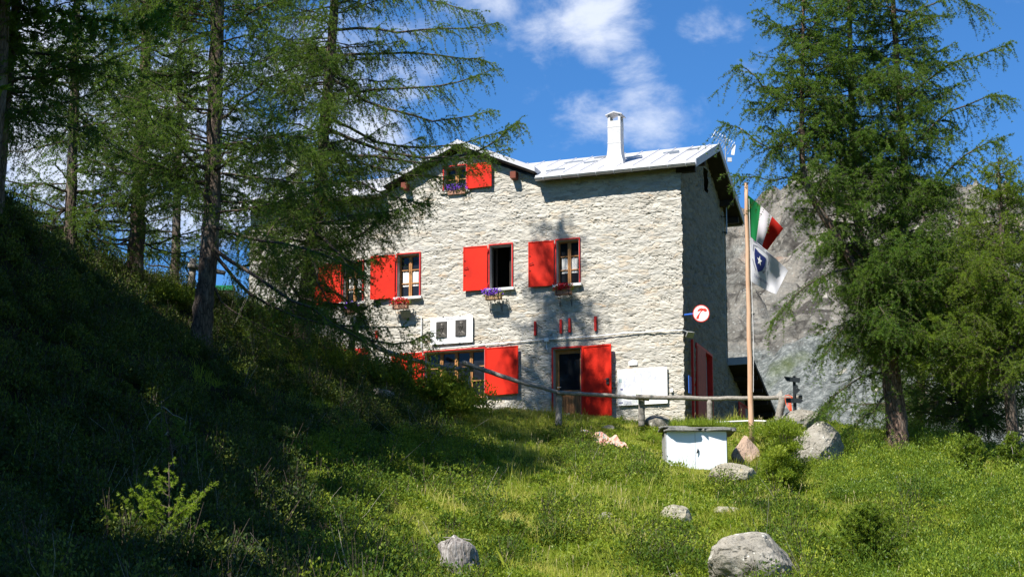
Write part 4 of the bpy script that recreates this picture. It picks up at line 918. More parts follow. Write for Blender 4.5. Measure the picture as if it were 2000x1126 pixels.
m = MB(); m.box(at(1363, 880, Yc)+np.array([0,-.02,0]), (.03,.03,.09)); m.tube([at(1363,878,Yc)+np.array([0,-.04,0]), at(1360,885,Yc)+np.array([0,-.05,0])], [.01]*2, 5); part('latch', m, M_black, t)
def slab(x0, x1, y0, y1, Ya, Yb, seed, nm='roof_slab', par=None, mat=None):
    r = np.random.default_rng(seed); n = 12; a = at(x0,y1,Yc); b = at(x1,y1,Yc); zt = at(x0,y0,Yc)[2]-.0; cx, cy = (a[0]+b[0])/2, Yc+(Ya+Yb)/2; rx_, ry_ = (b[0]-a[0])/2, (Yb-Ya)/2
    ang = np.linspace(0, 2*math.pi, 28, endpoint=False); c_, s_ = np.cos(ang), np.sin(ang); q = .28; X = np.sign(c_)*np.abs(c_)**q*rx_*(1+.04*r.normal(size=28)); Yy = np.sign(s_)*np.abs(s_)**q*ry_*(1+.04*r.normal(size=28))
    rings = []
    for f, z in ((.985, a[2]), (1.0, a[2]+.3*(zt-a[2])), (.985, zt)): rings.append(np.stack([cx+X*f, cy+Yy*f, z+.006*r.normal(size=28)], -1))
    V = np.concatenate(rings); F = [tuple(range(28))[::-1], tuple(range(56,84))]+[(k_*28+i, k_*28+(i+1) % 28, (k_+1)*28+(i+1) % 28, (k_+1)*28+i) for k_ in range(2) for i in range(28)]
    mb = MB(); mb.add(V, F); return part(nm, mb, mat or M_slab, par, smooth=False)
slab(1297, 1370, 838, 842, -.16, 1.1, 1, par=t); slab(1366, 1437, 837.5, 841.7, -.13, 1.1, 2, par=t); slab(1300, 1436, 834, 837.4, -.08, 1.1, 3, par=t); slab(1290, 1350, 831, 833.9, .02, 1.0, 4, par=t)
# stone bench slabs between pole and boulder
m = MB(); m.box(at(1530,826,50.8), (.95,.5,.07), .1); t2 = thing('stone_slab_bench', 'low mossy stone slab lying behind the bush beside the flagpole', 'slab', at(1530,832,50.8)); part('slab', m, M_slab, t2)
m = MB(); m.box(at(1508,838,50.7), (.25,.3,.2), .3); part('block', m, M_rock, t2); m = MB(); m.box(at(1556,840,50.8), (.25,.3,.2), -.2); part('block', m, M_rock, t2)
# towel
ss, tt = np.meshgrid(np.linspace(0,1,26), np.linspace(0,1,10)); a = ray_ground(1152,853); b = ray_ground(1218,881)
dr = norm(b-a); sd = norm(np.cross(dr, ZZ)); L_ = np.linalg.norm(b-a)
wv = .17*(.5+.5*np.sin(ss*4+.4)); Pt = a+dr*(ss*L_)[...,None]+sd*((tt-.5)*(.16+wv)*2)[...,None]; Pt[...,2] = hgt(Pt[...,0], Pt[...,1])+.13+.05*np.sin(tt*9+ss*4)+.03*np.sin(ss*17)
mt = MT('towel_cloth'); v = mt.coord((1,1,1)); wv_ = mt.noise(v, 4, 3, .5, .8); mt.col(mt.ramp(wv_, [(.34,(.22,.06,.07)),(.42,(.50,.25,.19)),(.54,(.58,.36,.29)),(.58,(.10,.27,.27)),(.64,(.50,.28,.22))])).rough(.9)
V = Pt.reshape(-1,3); F = gridfaces(26, 10); solo('towel', (np.concatenate([V, V-np.array([0,0,.02])]), np.concatenate([F, F[:,::-1]+len(V)])), mt.m, 'crumpled pink and teal striped towel lying on the grass', 'towel', smooth=True)
# green crate/bin on the hill
t = thing('green_bin', 'green lidded bin with pierced side behind the larch trunk', 'bin', at(440,590,55.5))
a = at(440,575,55.5); m = MB(); m.box(a+np.array([0,0,-.05]), (.44,.4,.30)); part('body', m, M_dgreen, t); m = MB(); m.box(a+np.array([0,0,.15]), (.50,.46,.13)); part('lid', m, M_green, t)

# ================================================================ BOULDERS, STUMP
def ico(n=5):
    import bmesh
    bm = bmesh.new(); bmesh.ops.create_icosphere(bm, subdivisions=n, radius=1); V = np.array([v.co[:] for v in bm.verts]); F = [tuple(v.index for v in f.verts) for f in bm.faces]; bm.free(); return V, np.array(F)
ROCKS = []; ICO = ico(6); ICO4 = ico(4)
def boulder(lb, px, py, Y, rx_, ry_, rz_, seed, mat=M_rock, peak=None, amp=.3, flat=.0, rzang=0, nm='boulder', sink=.25, facets=10):
    V, F = ICO if rx_ > .35 else ICO4; V = V.copy(); r = np.random.default_rng(seed)
    for _ in range(facets):                      # cut planes give angular faces
        n_ = norm(r.normal(size=3)+np.array([0,-.4,.2])); d_ = r.uniform(.66,.92); e = V@n_-d_; V = V-np.outer(np.maximum(e,0)*.88, n_)
    V = V*(1+(fbm(V*1.3+seed, 4, seed)-.5)[:,None]*amp)+(V*((fbm(V*5+seed*3, 4, seed+4, .55)-.5)*.07)[:,None])
    cr_ = np.abs(fbm(V*1.7+seed*2, 3, seed+9)-.5); V = V*(1-np.clip(1-cr_/.018, 0, 1)*.05)[:,None]
    if peak: V[:,0] *= (1-peak*np.clip(V[:,2],-.5,1.2)); V[:,1] *= (1-peak*.6*np.clip(V[:,2],-.5,1.2))
    V = (V*np.array([rx_,ry_,rz_]))@rot(0,0,rzang).T; q = ray_ground(px, py+rz_*.72*FPX/Y); c = at(px, py, q[1]); g = hg(c[0], c[1]); 
    if rx_ > .15: ROCKS.append((c, rx_, ry_))
    return solo(nm, (V+c, F), mat, lb, 'boulder' if nm == 'boulder' else 'rock', smooth=False, origin=np.array([c[0],c[1],g]))
boulder('large rounded grey boulder right of the flagpole bush', 1592, 878, 48.6, .68, .8, .66, 11, M_rock)
boulder('pale flat-topped rock behind the large boulder', 1568, 826, 51.2, .62, .6, .34, 12, M_rock)
boulder('pointed pinkish rock at the foot of the flagpole', 1458, 882, 49.4, .33, .3, .46, 13, M_rockp, peak=.5)
boulder('grey rock with orange lichen below the flagpole', 1432, 932, 47.0, .52, .5, .33, 14, M_rockl, rzang=-.3)
boulder('lichen-covered rock in the middle of the meadow', 1322, 1006, 38.0, .30, .3, .24, 15, M_rockl)
boulder('small pale rounded rock among the green rosettes', 1184, 1012, 37.2, .19, .18, .13, 16, M_rock)
boulder('big angular grey boulder at the bottom of the photo', 1474, 1110, 32.0, .72, .6, .50, 17, M_rock, amp=.4)
boulder('small grey rock at the bottom edge below the meadow', 1322, 1127, 31.0, .12, .12, .09, 18, M_rock)
boulder('flat grey rock half buried by the big boulder', 1415, 1000, 39.5, .30, .25, .12, 19, M_rockl)
boulder('small stone on the grass right of the towel', 1242, 918, 46.2, .09, .09, .06, 20, M_rock)
boulder('tiny stone in the grass right of the meadow conifer', 1822, 1021, 36.2, .09, .09, .06, 22, M_rock)
boulder('flat grey rock on the grass under the hut wall', 1190, 838, 54.0, .24, .2, .12, 23, M_rock)
boulder('pale rock at the base of the hut corner', 1285, 826, 55.6, .35, .3, .3, 24, M_rock)
boulder('dark rock in the shaded bank under the railing', 748, 772, 49.5, .30, .3, .2, 25, M_rock)
# stump
c = at(899, 1096, ray_ground(899,1128)[1]-.12); V, F = ICO; V = V.copy(); V = V*(1+(fbm(V*1.5+3, 4, 77)-.5)[:,None]*.5); V += V*((fbm(np.stack([V[:,0]*5,V[:,1]*5,V[:,2]*1.2],-1), 3, 78)-.5)*.16)[:,None]
V = V*np.array([.25,.24,.34])*(1+.22*np.exp(-((V[:,2:3]-.55)/.3)**2)); V[:,0] += V[:,2]*-.2
def deadmat():
    m = MT('dead_wood'); v = m.coord((6,6,1.2)); n = m.noise(v, 3, 6, .65, .6); m.col(m.ramp(n, [(.32,(.05,.04,.035)),(.5,(.22,.20,.185)),(.68,(.42,.40,.38))])).rough(.85).bump(n, 1, .04); return m.m
M_deadw = deadmat()
t = thing('tree_stump', 'bleached grey broken tree stump at the bottom of the slope', 'stump', np.array([c[0],c[1],hg(c[0],c[1])])); part('trunk', (V+c, F), M_deadw, t)
V2 = ICO4[0]*(1+(fbm(ICO4[0]*2+3, 3, 79)-.5)[:,None]*.4)*np.array([.085,.09,.10]); part('knot', (V2+c+np.array([-.21,-.08,-.02]), ICO4[1]), M_deadw, t)
for i in range(6):
    a = c+np.array([rng.uniform(-.15,.1), -.05, .28]); m = MB(); d = np.array([rng.uniform(-.5,.5), rng.uniform(-.3,.1), rng.uniform(-.1,.25)]); m.tube([a, a+d*.25+ZZ*.03, a+d*.5], [.014,.009,.004], 5); part('root', m, M_dead, t)

# ================================================================ LARCHES
def on_poly(P, idx, t):
    """points and tangents at parameter t (0..1) on polylines P[idx]"""
    K = P.shape[1]; x = np.clip(t, 0, .9999)*(K-1); i = x.astype(int); f = (x-i)[:,None]; a = P[idx,i]; b = P[idx,i+1]; return a*(1-f)+b*f, norm(b-a)
def make_limbs(S, az, L, rise, lift, r, K=9, wig=.06):
    """limbs start S (B,3), azimuth, length, initial slope, upward curl"""
    t = np.linspace(0, 1, K)[None,:]; B = len(S); d = np.stack([np.cos(az), np.sin(az)], -1)
    curl = (r.random(B)[:,None]-.5)*.5*t**2
    dx = d[:,0:1]*t-d[:,1:2]*curl; dy = d[:,1:2]*t+d[:,0:1]*curl
    z = rise[:,None]*t+lift[:,None]*t**2.2
    P = S[:,None]+np.stack([dx, dy, z], -1)*L[:,None,None]
    n = r.normal(0, 1, (B,K,3)); n[:,0] = 0; P = P+np.cumsum(n, 1)*wig*L[:,None,None]*.35; return P
def foliage(LP, LL, r, dens, blen, spacing, nlen, nwid, per, hang=.55, bare=.12, terti=.5):
    """needled branchlets on limbs LP (B,K,3). returns twigs (polylines, radii), needle verts, tint"""
    cnt = np.maximum((LL*dens).astype(int), 2); idx = np.repeat(np.arange(len(LL)), cnt); t = bare+(1-bare)*r.random(len(idx))**.85
    P0, T = on_poly(LP, idx, t); n = len(idx)
    side = norm(np.cross(T, np.array([0,0,1.])))*np.where(r.random(n) < .5, -1, 1)[:,None]
    d = norm(side*r.uniform(.25,1.0,(n,1))+T*r.uniform(.15,.9,(n,1))+np.array([0,0,1.])*r.uniform(-.5,.35,(n,1)))
    Lb = blen*r.uniform(.35,1.25,n)*(1-.55*t)*np.clip(LL[idx]/1.8, .45, 1.15)
    tip = r.random(n) < .03; Lb = np.where(tip, Lb*1.4, Lb); hg_ = hang*r.uniform(.1,1.3,n)
    K = 5; s = np.linspace(0, 1, K)[None,:,None]; C = P0[:,None]+d[:,None]*s*Lb[:,None,None]+np.array([0,0,-1.])*(s**1.7)*(Lb*hg_)[:,None,None]
    C[:,1:] += r.normal(0, 1, (n,K-1,3))*(.03*Lb)[:,None,None]
    # limb leader itself carries needles too
    allP = [C, ]; allL = [Lb]
    m3 = r.random(n) < terti; id2 = np.repeat(np.nonzero(m3)[0], 3); t2 = r.uniform(.2,.95,len(id2)); Q0, T2 = on_poly(C, id2, t2); n2 = len(id2)
    d2 = norm(norm(np.cross(T2, r.normal(size=(n2,3))))*.9+T2*.7+np.array([0,0,-.35])); L2 = Lb[id2]*r.uniform(.25,.55,n2); C2 = Q0[:,None]+d2[:,None]*s*L2[:,None,None]+np.array([0,0,-1.])*(s**1.7)*(L2*.4)[:,None,None]
    allP.append(C2); allL.append(L2); C = np.concatenate(allP); Lc = np.concatenate(allL)
    tint_b = np.clip(r.normal(.42, .17, len(C)), 0, 1)
    # tufts
    LT = LP[:,:]; k = np.maximum((Lc/spacing).astype(int), 2); bi = np.repeat(np.arange(len(C)), k); tt = r.uniform(.06,1,len(bi)); X, TT = on_poly(C, bi, tt)
    kl = np.maximum((LL*.75/spacing).astype(int), 1); li = np.repeat(np.arange(len(LL)), kl); tl = .3+.7*r.random(len(li))**.7; X2, TT2 = on_poly(LP, li, tl)
    X = np.concatenate([X, X2]); TT = np.concatenate([TT, TT2]); tn = np.concatenate([tint_b[bi], r.uniform(.3,.6,len(li))])
    V, tint = needles(X, TT, per, nlen, nwid, r, tn); return (C, Lc), V, tint
def needles(X, T, per, nlen, nwid, r, tn):
    n = len(X); rd = r.normal(size=(n,per,3)); rd = rd-T[:,None]*(rd*T[:,None]).sum(-1, keepdims=True); d = norm(norm(rd)+T[:,None]*.55+np.array([0,0,.18])); s = norm(np.cross(d, r.normal(size=(n,per,3))))
    L = nlen*r.uniform(.6,1.2,(n,per,1)); b = X[:,None]; V = np.stack([b-s*nwid/2+d*L*.1, b+s*nwid/2+d*L*.1, b+d*L], 2).reshape(-1,3)
    tint = np.repeat(np.clip(np.repeat(tn, per)+r.normal(0, .09, n*per), 0, 1), 3); return V, tint
def sungaps(V, gaps):
    """true where a face centre lies outside every shaft cut for sunlight through the unseen crowns"""
    c = V.reshape(-1,3,3).mean(1); ok = np.ones(len(c), bool)
    for (P, rr) in gaps:
        q = c-P[None]; t = q@SUN_DIR; d = np.linalg.norm(q-np.outer(t, SUN_DIR), axis=1); ok &= ~((t > 1.0) & (d < rr))
    return ok
def larch(lb, base, stems, zl, nlimb, Lfn, seed, mat=None, bark=None, expl=(), up=.0, dens=13, spacing=.027, nlen=.044, nwid=.0105, per=6, blen=.85, hang=.65, azbias=None, name='larch_tree', cat='tree', group=None, dead=10, terti=.42, lift=(.05,.38), rise=(-.35,.15), twr=.0035, limbr=.010, gaps=(), side=14):
    """stems: list of polylines [(x,y,z,r)...]; zl: (z0,z1) limb range; Lfn(h 0..1, az) limb length; expl: explicit limb polylines"""
    r = np.random.default_rng(seed); mat = mat or M_nd; bark = bark or M_bark
    tr = thing(name, lb, cat, base, group)
    tm = MB()
    fin = []
    for st in stems:
        st = np.array(st, float); n = max(10, len(st)*6); L = np.linspace(0, 1, n); s_ = np.linspace(0, 1, len(st)); Q = np.stack([np.interp(L, s_, st[:,k]) for k in range(4)], -1)
        # smooth the polyline
        for _ in range(4): Q[1:-1] = .5*Q[1:-1]+.25*(Q[:-2]+Q[2:])
        Q[1:-1,:3] += r.normal(0, 1, (n-2,3))*Q[1:-1,3:4]*.06
        V, F = tubes(Q[None,:,:3], Q[None,:,3], side); ang_n = fbm(np.stack([V[:,0]*6, V[:,1]*6, V[:,2]*2.2], -1), 3, seed)
        c = np.repeat(Q[:,:3], side, 0); V = c+(V-c)*(1+(ang_n-.5)*.35)[:,None]; tm.add(V, F); fin.append(Q)
    part('trunk', tm, bark, tr, smooth=True)
    S = []; hh = []
    w_ = np.array([np.ptp(f[:,2]) for f in fin]); w_ = w_/w_.sum()
    for i in range(nlimb):
        f = fin[r.choice(len(fin), p=w_)]; z0 = max(zl[0], f[0,2]); z1 = min(zl[1], f[-1,2])
        if z1 <= z0: continue
        z = z0+(z1-z0)*r.random(); S.append([np.interp(z, f[:,2], f[:,k]) for k in range(2)]+[z]); hh.append((z-zl[0])/(zl[1]-zl[0]))
    S = np.array(S); hh = np.array(hh); B = len(S); az = r.uniform(0, 2*math.pi, B)
    if azbias is not None: az = np.where(r.random(B) < azbias[1], azbias[0]+r.normal(0, .6, B), az)
    LL = np.array([Lfn(h, a) for h, a in zip(hh, az)])*r.uniform(.6,1.15,B)
    LP = make_limbs(S, az, LL, r.uniform(rise[0],rise[1],B)+up, r.uniform(lift[0],lift[1],B), r)
    if len(expl):
        E = []
        for e in expl:
            e = np.array(e, float); s_ = np.linspace(0,1,len(e)); L = np.linspace(0,1,9); q = np.stack([np.interp(L, s_, e[:,k]) for k in range(3)], -1); q[1:-1] = .5*q[1:-1]+.25*(q[:-2]+q[2:]); q[1:] += r.normal(0, .03, (8,3)); E.append(q)
        E = np.array(E); LP = np.concatenate([LP, E]); LL = np.concatenate([LL, np.linalg.norm(np.diff(E, axis=1), axis=-1).sum(1)])
    rad = (limbr+.0075*LL)[:,None]*np.linspace(1, .18, LP.shape[1])[None]
    lv, lf = tubes(LP, rad, 5)
    (C, Lc), V, tint = foliage(LP, LL, r, dens, blen, spacing, nlen, nwid, per, hang, terti=terti)
    tv, tf = tubes(C, np.repeat(np.linspace(twr, twr*.4, 5)[None], len(C), 0)*np.clip(Lc/.4,.6,1.6)[:,None], 3)
    BV = np.concatenate([lv, tv]); BF = np.concatenate([lf, tf+len(lv)])
    if len(gaps): BF = BF[sungaps(BV[BF[:,:3]].reshape(-1,3), gaps)]
    part('branch', (BV, BF), M_twig, tr, kind='stuff')
    if dead:
        k = r.choice(len(LL), min(dead*4, len(LL))); t = r.uniform(.1,.8,len(k)); P0, T = on_poly(LP, k, t); d = norm(r.normal(size=(len(k),3))+T*.8-np.array([0,0,.5])); L = r.uniform(.15,.6,len(k)); s = np.linspace(0,1,6)[None,:,None]
        D = P0[:,None]+d[:,None]*s*L[:,None,None]+np.array([0,0,-.5])*s**2*L[:,None,None]; D[:,1:] += np.cumsum(r.normal(0,.02,(len(k),5,3)),1); dv, df = tubes(D, np.repeat(np.linspace(.008,.003,6)[None], len(k), 0), 4); part('dead_twigs', (dv, df), M_dead, tr, kind='stuff')
    if len(gaps): ok = sungaps(V, gaps); V = V[np.repeat(ok, 3)]; tint = tint[np.repeat(ok, 3)]
    F = np.arange(len(V)).reshape(-1,3); part('crown', (V, F), mat, tr, attr=tint); return tr
def px4(px, py, Y, r): p = at(px, py, Y); return (p[0], p[1], p[2], r)
def ext(st, dz, r1, lean=(0,0)): l = st[-1]; return st+[(l[0]+lean[0], l[1]+lean[1], l[2]+dz, r1)]

# left group
Y3 = 43.5; s3 = [px4(383,715,Y3,.33),px4(388,690,Y3,.27),px4(396,620,Y3,.215),px4(408,500,Y3,.20),px4(416,350,Y3,.18),px4(420,200,Y3,.165),px4(426,0,Y3,.15)]; s3 = ext(ext(s3, 3, .10), 5.5, .02)
b3 = np.array(s3[1][:3]); 
def env(top, low, pw=1.0): return lambda h, a: low*(1-h)**pw+top*h
larch('tall larch with thick dark trunk left of the hut, rooted in the bank', b3, [s3], (b3[2]+3.2, s3[-1][2]), 220, lambda h, a: (2.7*(1-h)**.5+.3)*(1 if math.cos(a) < .3 else .85), 31, bark=M_bark, dens=14,
   expl=[[at(405,470,Y3),at(450,545,Y3-.2),at(520,600,Y3-.5),at(640,640,Y3-.8),at(800,640,Y3-1)],[at(412,420,Y3),at(520,400,Y3-1),at(640,360,Y3-1.5)],[at(418,330,Y3),at(330,330,Y3-1),at(220,300,Y3-1.5)],[at(420,240,Y3),at(520,150,Y3-1),at(640,110,Y3-1.5)],
         [at(405,540,Y3),at(440,600,Y3),at(520,640,Y3-.4),at(600,690,Y3-.8)],[at(420,60,Y3),at(330,90,Y3-1),at(200,110,Y3-1.5)],[at(410,440,Y3),at(500,470,Y3-1.2),at(600,480,Y3-2),at(720,545,Y3-2.4)],[at(410,480,Y3),at(520,560,Y3-1.4),at(620,600,Y3-2),at(740,700,Y3-2.4)]], dead=14)
Y2 = 48.5; s2 = [px4(262,570,Y2,.24),px4(264,530,Y2,.20),px4(270,400,Y2,.175),px4(276,250,Y2,.15),px4(285,100,Y2,.13),px4(290,-40,Y2,.11)]; s2 = ext(ext(s2, 3, .07), 3.5, .015)
larch('larch with reddish bark standing on the crest at the left', np.array(s2[1][:3]), [s2], (s2[0][2]+1.0, s2[-1][2]), 165, lambda h, a: 2.5*(1-h)**.6+.3, 32, bark=M_barkred, dens=14)
Y4 = 50.5; s4 = [px4(585,700,Y4,.24),px4(596,600,Y4,.21),px4(610,480,Y4,.185),px4(622,400,Y4,.165),px4(634,250,Y4,.14),px4(645,120,Y4,.125),px4(655,0,Y4,.11)]; s4 = ext(ext(s4, 4.0, .07, (-.3,0)), 4.2, .015, (-.4,0))
def e4(*p): return [at(x, y, Y4+d) for x, y, d in p]
ex4 = [e4((636,250,0),(760,300,-.4),(900,315,-.6),(975,270,-.8),(1014,240,-.8)),e4((636,230,0),(760,290,.3),(880,290,.2),(985,255,.2)),e4((640,190,0),(760,170,-.3),(870,170,-.4),(968,130,-.6)),e4((650,60,0),(760,60,-.3),(880,60,-.5),(972,42,-.6)),
       e4((645,110,0),(770,100,.4),(880,110,.6),(965,125,.6)),e4((654,10,0),(760,-20,0),(850,0,-.3),(940,30,-.5)),e4((630,290,0),(740,330,-.5),(840,350,-.8),(930,330,-1)),e4((624,370,0),(700,350,-1.2),(780,390,-1.8),(838,400,-2)),
       e4((618,420,0),(560,430,-1.5),(500,440,-2.3),(480,455,-2.8)),e4((615,440,0),(600,440,-2),(660,430,-2.8),(760,410,-3)),e4((630,280,0),(540,300,-1),(450,340,-1.5)),e4((640,160,0),(560,180,-.8),(480,200,-1.2)),e4((612,470,0),(560,490,-1.5),(520,540,-2.3)),
       e4((628,320,0),(720,300,-.9),(830,330,-1.3),(1000,290,-1.5)),e4((650,50,0),(590,30,-.5),(520,40,-1)),e4((640,150,0),(740,210,-.6),(860,240,-.9),(955,220,-1.1)),e4((610,480,0),(680,480,-1.8),(740,420,-2.8),(820,400,-3.2)),e4((600,520,0),(560,560,-2.2),(620,590,-3),(690,600,-3.2),(745,585,-3.3)),e4((606,500,0),(560,500,-2),(630,480,-3),(700,520,-3.3),(740,500,-3.4)),
       e4((598,560,0),(600,600,-2.5),(680,650,-3.2),(770,680,-3.4),(840,650,-3.5)),e4((612,470,0),(540,470,-2),(500,500,-3),(540,540,-3.6)),e4((600,540,0),(640,560,-2.4),(700,600,-3),(720,650,-3.3)),e4((612,450,0),(640,470,-2.6),(680,520,-3.4),(700,570,-3.6)),e4((608,480,0),(610,500,-2.4),(620,560,-3.4),(650,600,-3.8)),
       e4((620,400,0),(540,420,-2),(510,480,-3),(560,520,-3.8)),e4((606,500,0),(540,560,-2.6),(580,620,-3.4),(660,620,-3.8))]
larch('broad larch in front of the hut gable end whose long limbs reach over the roof', np.array(s4[0][:3]), [s4], (s4[0][2]+2.4, s4[-1][2]), 200, lambda h, a: (2.1*(1-h)**.5+.3)*(1.15 if math.cos(a) < 0 else 1), 34, bark=M_bark, dens=21, expl=ex4, dead=20, hang=.85, blen=.85)
Y1 = 36; s1 = [px4(-25,560,Y1,.16),px4(0,330,Y1,.12),px4(10,200,Y1,.105),px4(28,60,Y1,.095),px4(38,-60,Y1,.085)]; s1 = ext(ext(s1, 4.5, .06), 5, .015)
larch('slim dark leaning larch cut by the left edge of the photo', np.array(s1[0][:3]), [s1], (s1[0][2]+3, s1[-1][2]), 170, lambda h, a: 2.5*(1-h)**.45+.3, 35, dens=14)
Y5 = 52; s5 = [px4(50,640,Y5,.11),px4(55,540,Y5,.09),px4(60,430,Y5,.05),px4(62,370,Y5,.02)]
larch('small larch rising behind the dark crest at the far left', np.array(s5[0][:3]), [s5], (s5[0][2]+.6, s5[-1][2]), 48, lambda h, a: 1.7*(1-h)**.8+.15, 36, dens=14, dead=3)
Y6 = 57; s6 = [px4(340,600,Y6,.15),px4(345,430,Y6,.12),px4(350,250,Y6,.09),px4(352,120,Y6,.05),px4(352,0,Y6,.015)]
larch('further larch on the crest seen between the two big trunks', np.array(s6[0][:3]), [s6], (s6[0][2]+.8, s6[-1][2]), 80, lambda h, a: 2.0*(1-h)**.7+.25, 37, dens=11, dead=8)
Y7 = 45.5; s7 = [px4(128,640,Y7,.17),px4(132,520,Y7,.15),px4(140,350,Y7,.12),px4(146,180,Y7,.10),px4(150,0,Y7,.08)]; s7 = ext(ext(s7, 2.5, .05), 3, .015)
larch('larch between the leaning trunk and the reddish trunk at the upper left', np.array(s7[1][:3]), [s7], (s7[0][2]+2.2, s7[-1][2]), 120, lambda h, a: 2.3*(1-h)**.6+.3, 38, dens=14)
# right group
YR = 48.6
R0 = [px4(1752,885,YR,.34),px4(1752,850,YR,.265),px4(1747,760,YR,.225),px4(1736,700,YR,.215),px4(1714,640,YR,.16),px4(1694,540,YR,.125),px4(1672,420,YR,.10),px4(1664,250,YR,.08),px4(1660,100,YR,.065),px4(1658,-60,YR,.05)]; R0 = ext(R0, 1.8, .015)
R1 = [px4(1716,650,YR,.11),px4(1690,560,YR-.4,.10),px4(1640,470,YR-.6,.095),px4(1596,405,YR-.7,.09),px4(1568,350,YR-.7,.075),px4(1566,220,YR-.7,.06),px4(1568,80,YR-.7,.045),px4(1570,-40,YR-.7,.03)]; R1 = ext(R1, .8, .01)
R2 = [px4(1740,710,YR,.15),px4(1756,620,YR+.3,.13),px4(1764,480,YR+.4,.115),px4(1768,330,YR+.4,.10),px4(1755,170,YR+.4,.08),px4(1745,20,YR+.4,.06)]; R2 = ext(R2, 2.6, .015)
def eR(*p): return [at(x, y, YR+d) for x, y, d in p]
exR = [eR((1568,250,-.7),(1510,300,-1),(1450,250,-1.2),(1415,240,-1.3)),eR((1566,160,-.7),(1500,180,-1),(1450,120,-1.2),(1435,130,-1.3)),eR((1690,540,0),(1640,520,-1.5),(1570,560,-2),(1508,630,-2.2)),eR((1567,350,-.7),(1500,350,-1),(1420,340,-1.2)),
       eR((1765,420,.3),(1850,330,0),(1920,280,0),(1960,270,0)),eR((1757,200,.3),(1840,130,0),(1910,110,0),(1975,85,0)),eR((1768,300,.3),(1850,220,0),(1920,190,0),(1965,185,0)),eR((1748,60,.3),(1820,0,0),(1880,-10,0),(1920,25,0)),
       eR((1720,640,0),(1660,620,-1),(1600,700,-1.4)),eR((1745,720,0),(1690,730,-.7),(1630,770,-1.2),(1600,800,-1.4)),eR((1748,760,0),(1700,800,-.5),(1660,840,-.8)),eR((1756,600,.3),(1700,560,-1.4),(1640,560,-2)),eR((1568,120,-.7),(1530,60,-1),(1480,20,-1.2)),
       eR((1750,680,0),(1800,660,-1.2),(1860,650,-1.6)),eR((1700,580,0),(1720,600,-1.8),(1740,640,-2.4)),eR((1690,500,0),(1640,440,-1.6),(1590,470,-2))]
larch('large forked larch with reddish lower trunk right of the flags', np.array(R0[1][:3]), [R0, R1, R2], (R0[0][2]+2.4, R0[-1][2]), 560, lambda h, a: min((1.9*(1-h)**.5+.35)*(1.0 if math.cos(a) > 0 else .85), .75 if (math.cos(a) < -.1 and .05 < h < .42) else 9), 41, bark=M_barkred, dens=19, expl=exR, dead=16, hang=.75, nlen=.05, nwid=.012)
Yb = 54; Q0 = [px4(1892,905,Yb,.24),px4(1890,850,Yb,.2),px4(1885,780,Yb,.16),px4(1880,600,Yb,.12),px4(1876,450,Yb,.07),px4(1874,380,Yb,.02)]; Q1 = [px4(1892,840,Yb,.13),px4(1925,760,Yb,.11),px4(1955,640,Yb,.09),px4(1968,480,Yb,.05),px4(1970,360,Yb,.015)]; Q2 = [px4(1888,820,Yb,.12),px4(1862,740,Yb,.10),px4(1850,640,Yb,.08),px4(1846,520,Yb,.03)]
larch('dark many-stemmed larch behind the forked larch at the right', np.array(Q0[0][:3]), [Q0, Q1, Q2], (Q0[0][2]+.8, Q0[-1][2]), 190, lambda h, a: 2.3*(1-h)**.5+.4, 42, dens=13, dead=10)
Yc_ = 47.5; T0 = [px4(1985,960,Yc_,.16),px4(1975,800,Yc_,.14),px4(1965,600,Yc_,.10),px4(1955,420,Yc_,.06),px4(1950,310,Yc_,.02)]
larch('bushy yellow-green larch at the right edge below the crag', np.array(T0[0][:3]), [T0], (T0[0][2]+2.6, T0[-1][2]), 170, lambda h, a: 2.1*(1-h)**.7+.25, 43, mat=M_nb, dens=20, dead=8, rise=(-.1,.35))
Yd_ = 58; U0 = [px4(1795,880,Yd_,.16),px4(1800,700,Yd_,.12),px4(1802,520,Yd_,.08),px4(1805,400,Yd_,.02)]
larch('larch half hidden behind the big forked trunk', np.array(U0[0][:3]), [U0], (U0[0][2]+1.2, U0[-1][2]), 110, lambda h, a: 2.2*(1-h)**.6+.3, 44, dens=12, dead=0)
# trees that stand outside the picture and shade the bank
def shade(x, y, Hh, r_, seed, lb, lo=.12, n=85, Lm=3.2, dens=9, **k):
    z = hg(x, y); st = [(x,y,z-.3,r_),(x+.1,y,z+Hh*.4,r_*.65),(x,y+.1,z+Hh,.02)]
    larch(lb, np.array([x,y,z]), [st], (z+Hh*lo, z+Hh), n, lambda h, a: Lm*(1-h)**.75+.3, seed, dens=dens, spacing=.10, nlen=.15, nwid=.06, per=5, blen=.8, dead=0, side=8, gaps=SUN_GAPS, terti=.75, **k)
SUN_GAPS = [(at(330,985,24), .85), (ray_ground(700,960), .9), (ray_ground(740,1060), 1.1), (ray_ground(640,1090), .5), (ray_ground(600,880), .30), (ray_ground(560,1010), .25), (ray_ground(470,930), .2), (ray_ground(690,850), .45), (ray_ground(310,800), .16), (ray_ground(520,800), .25)]  # shafts cut through the unseen crowns to let sun onto chosen spots
G_ = 'larches outside the picture on the left slope'
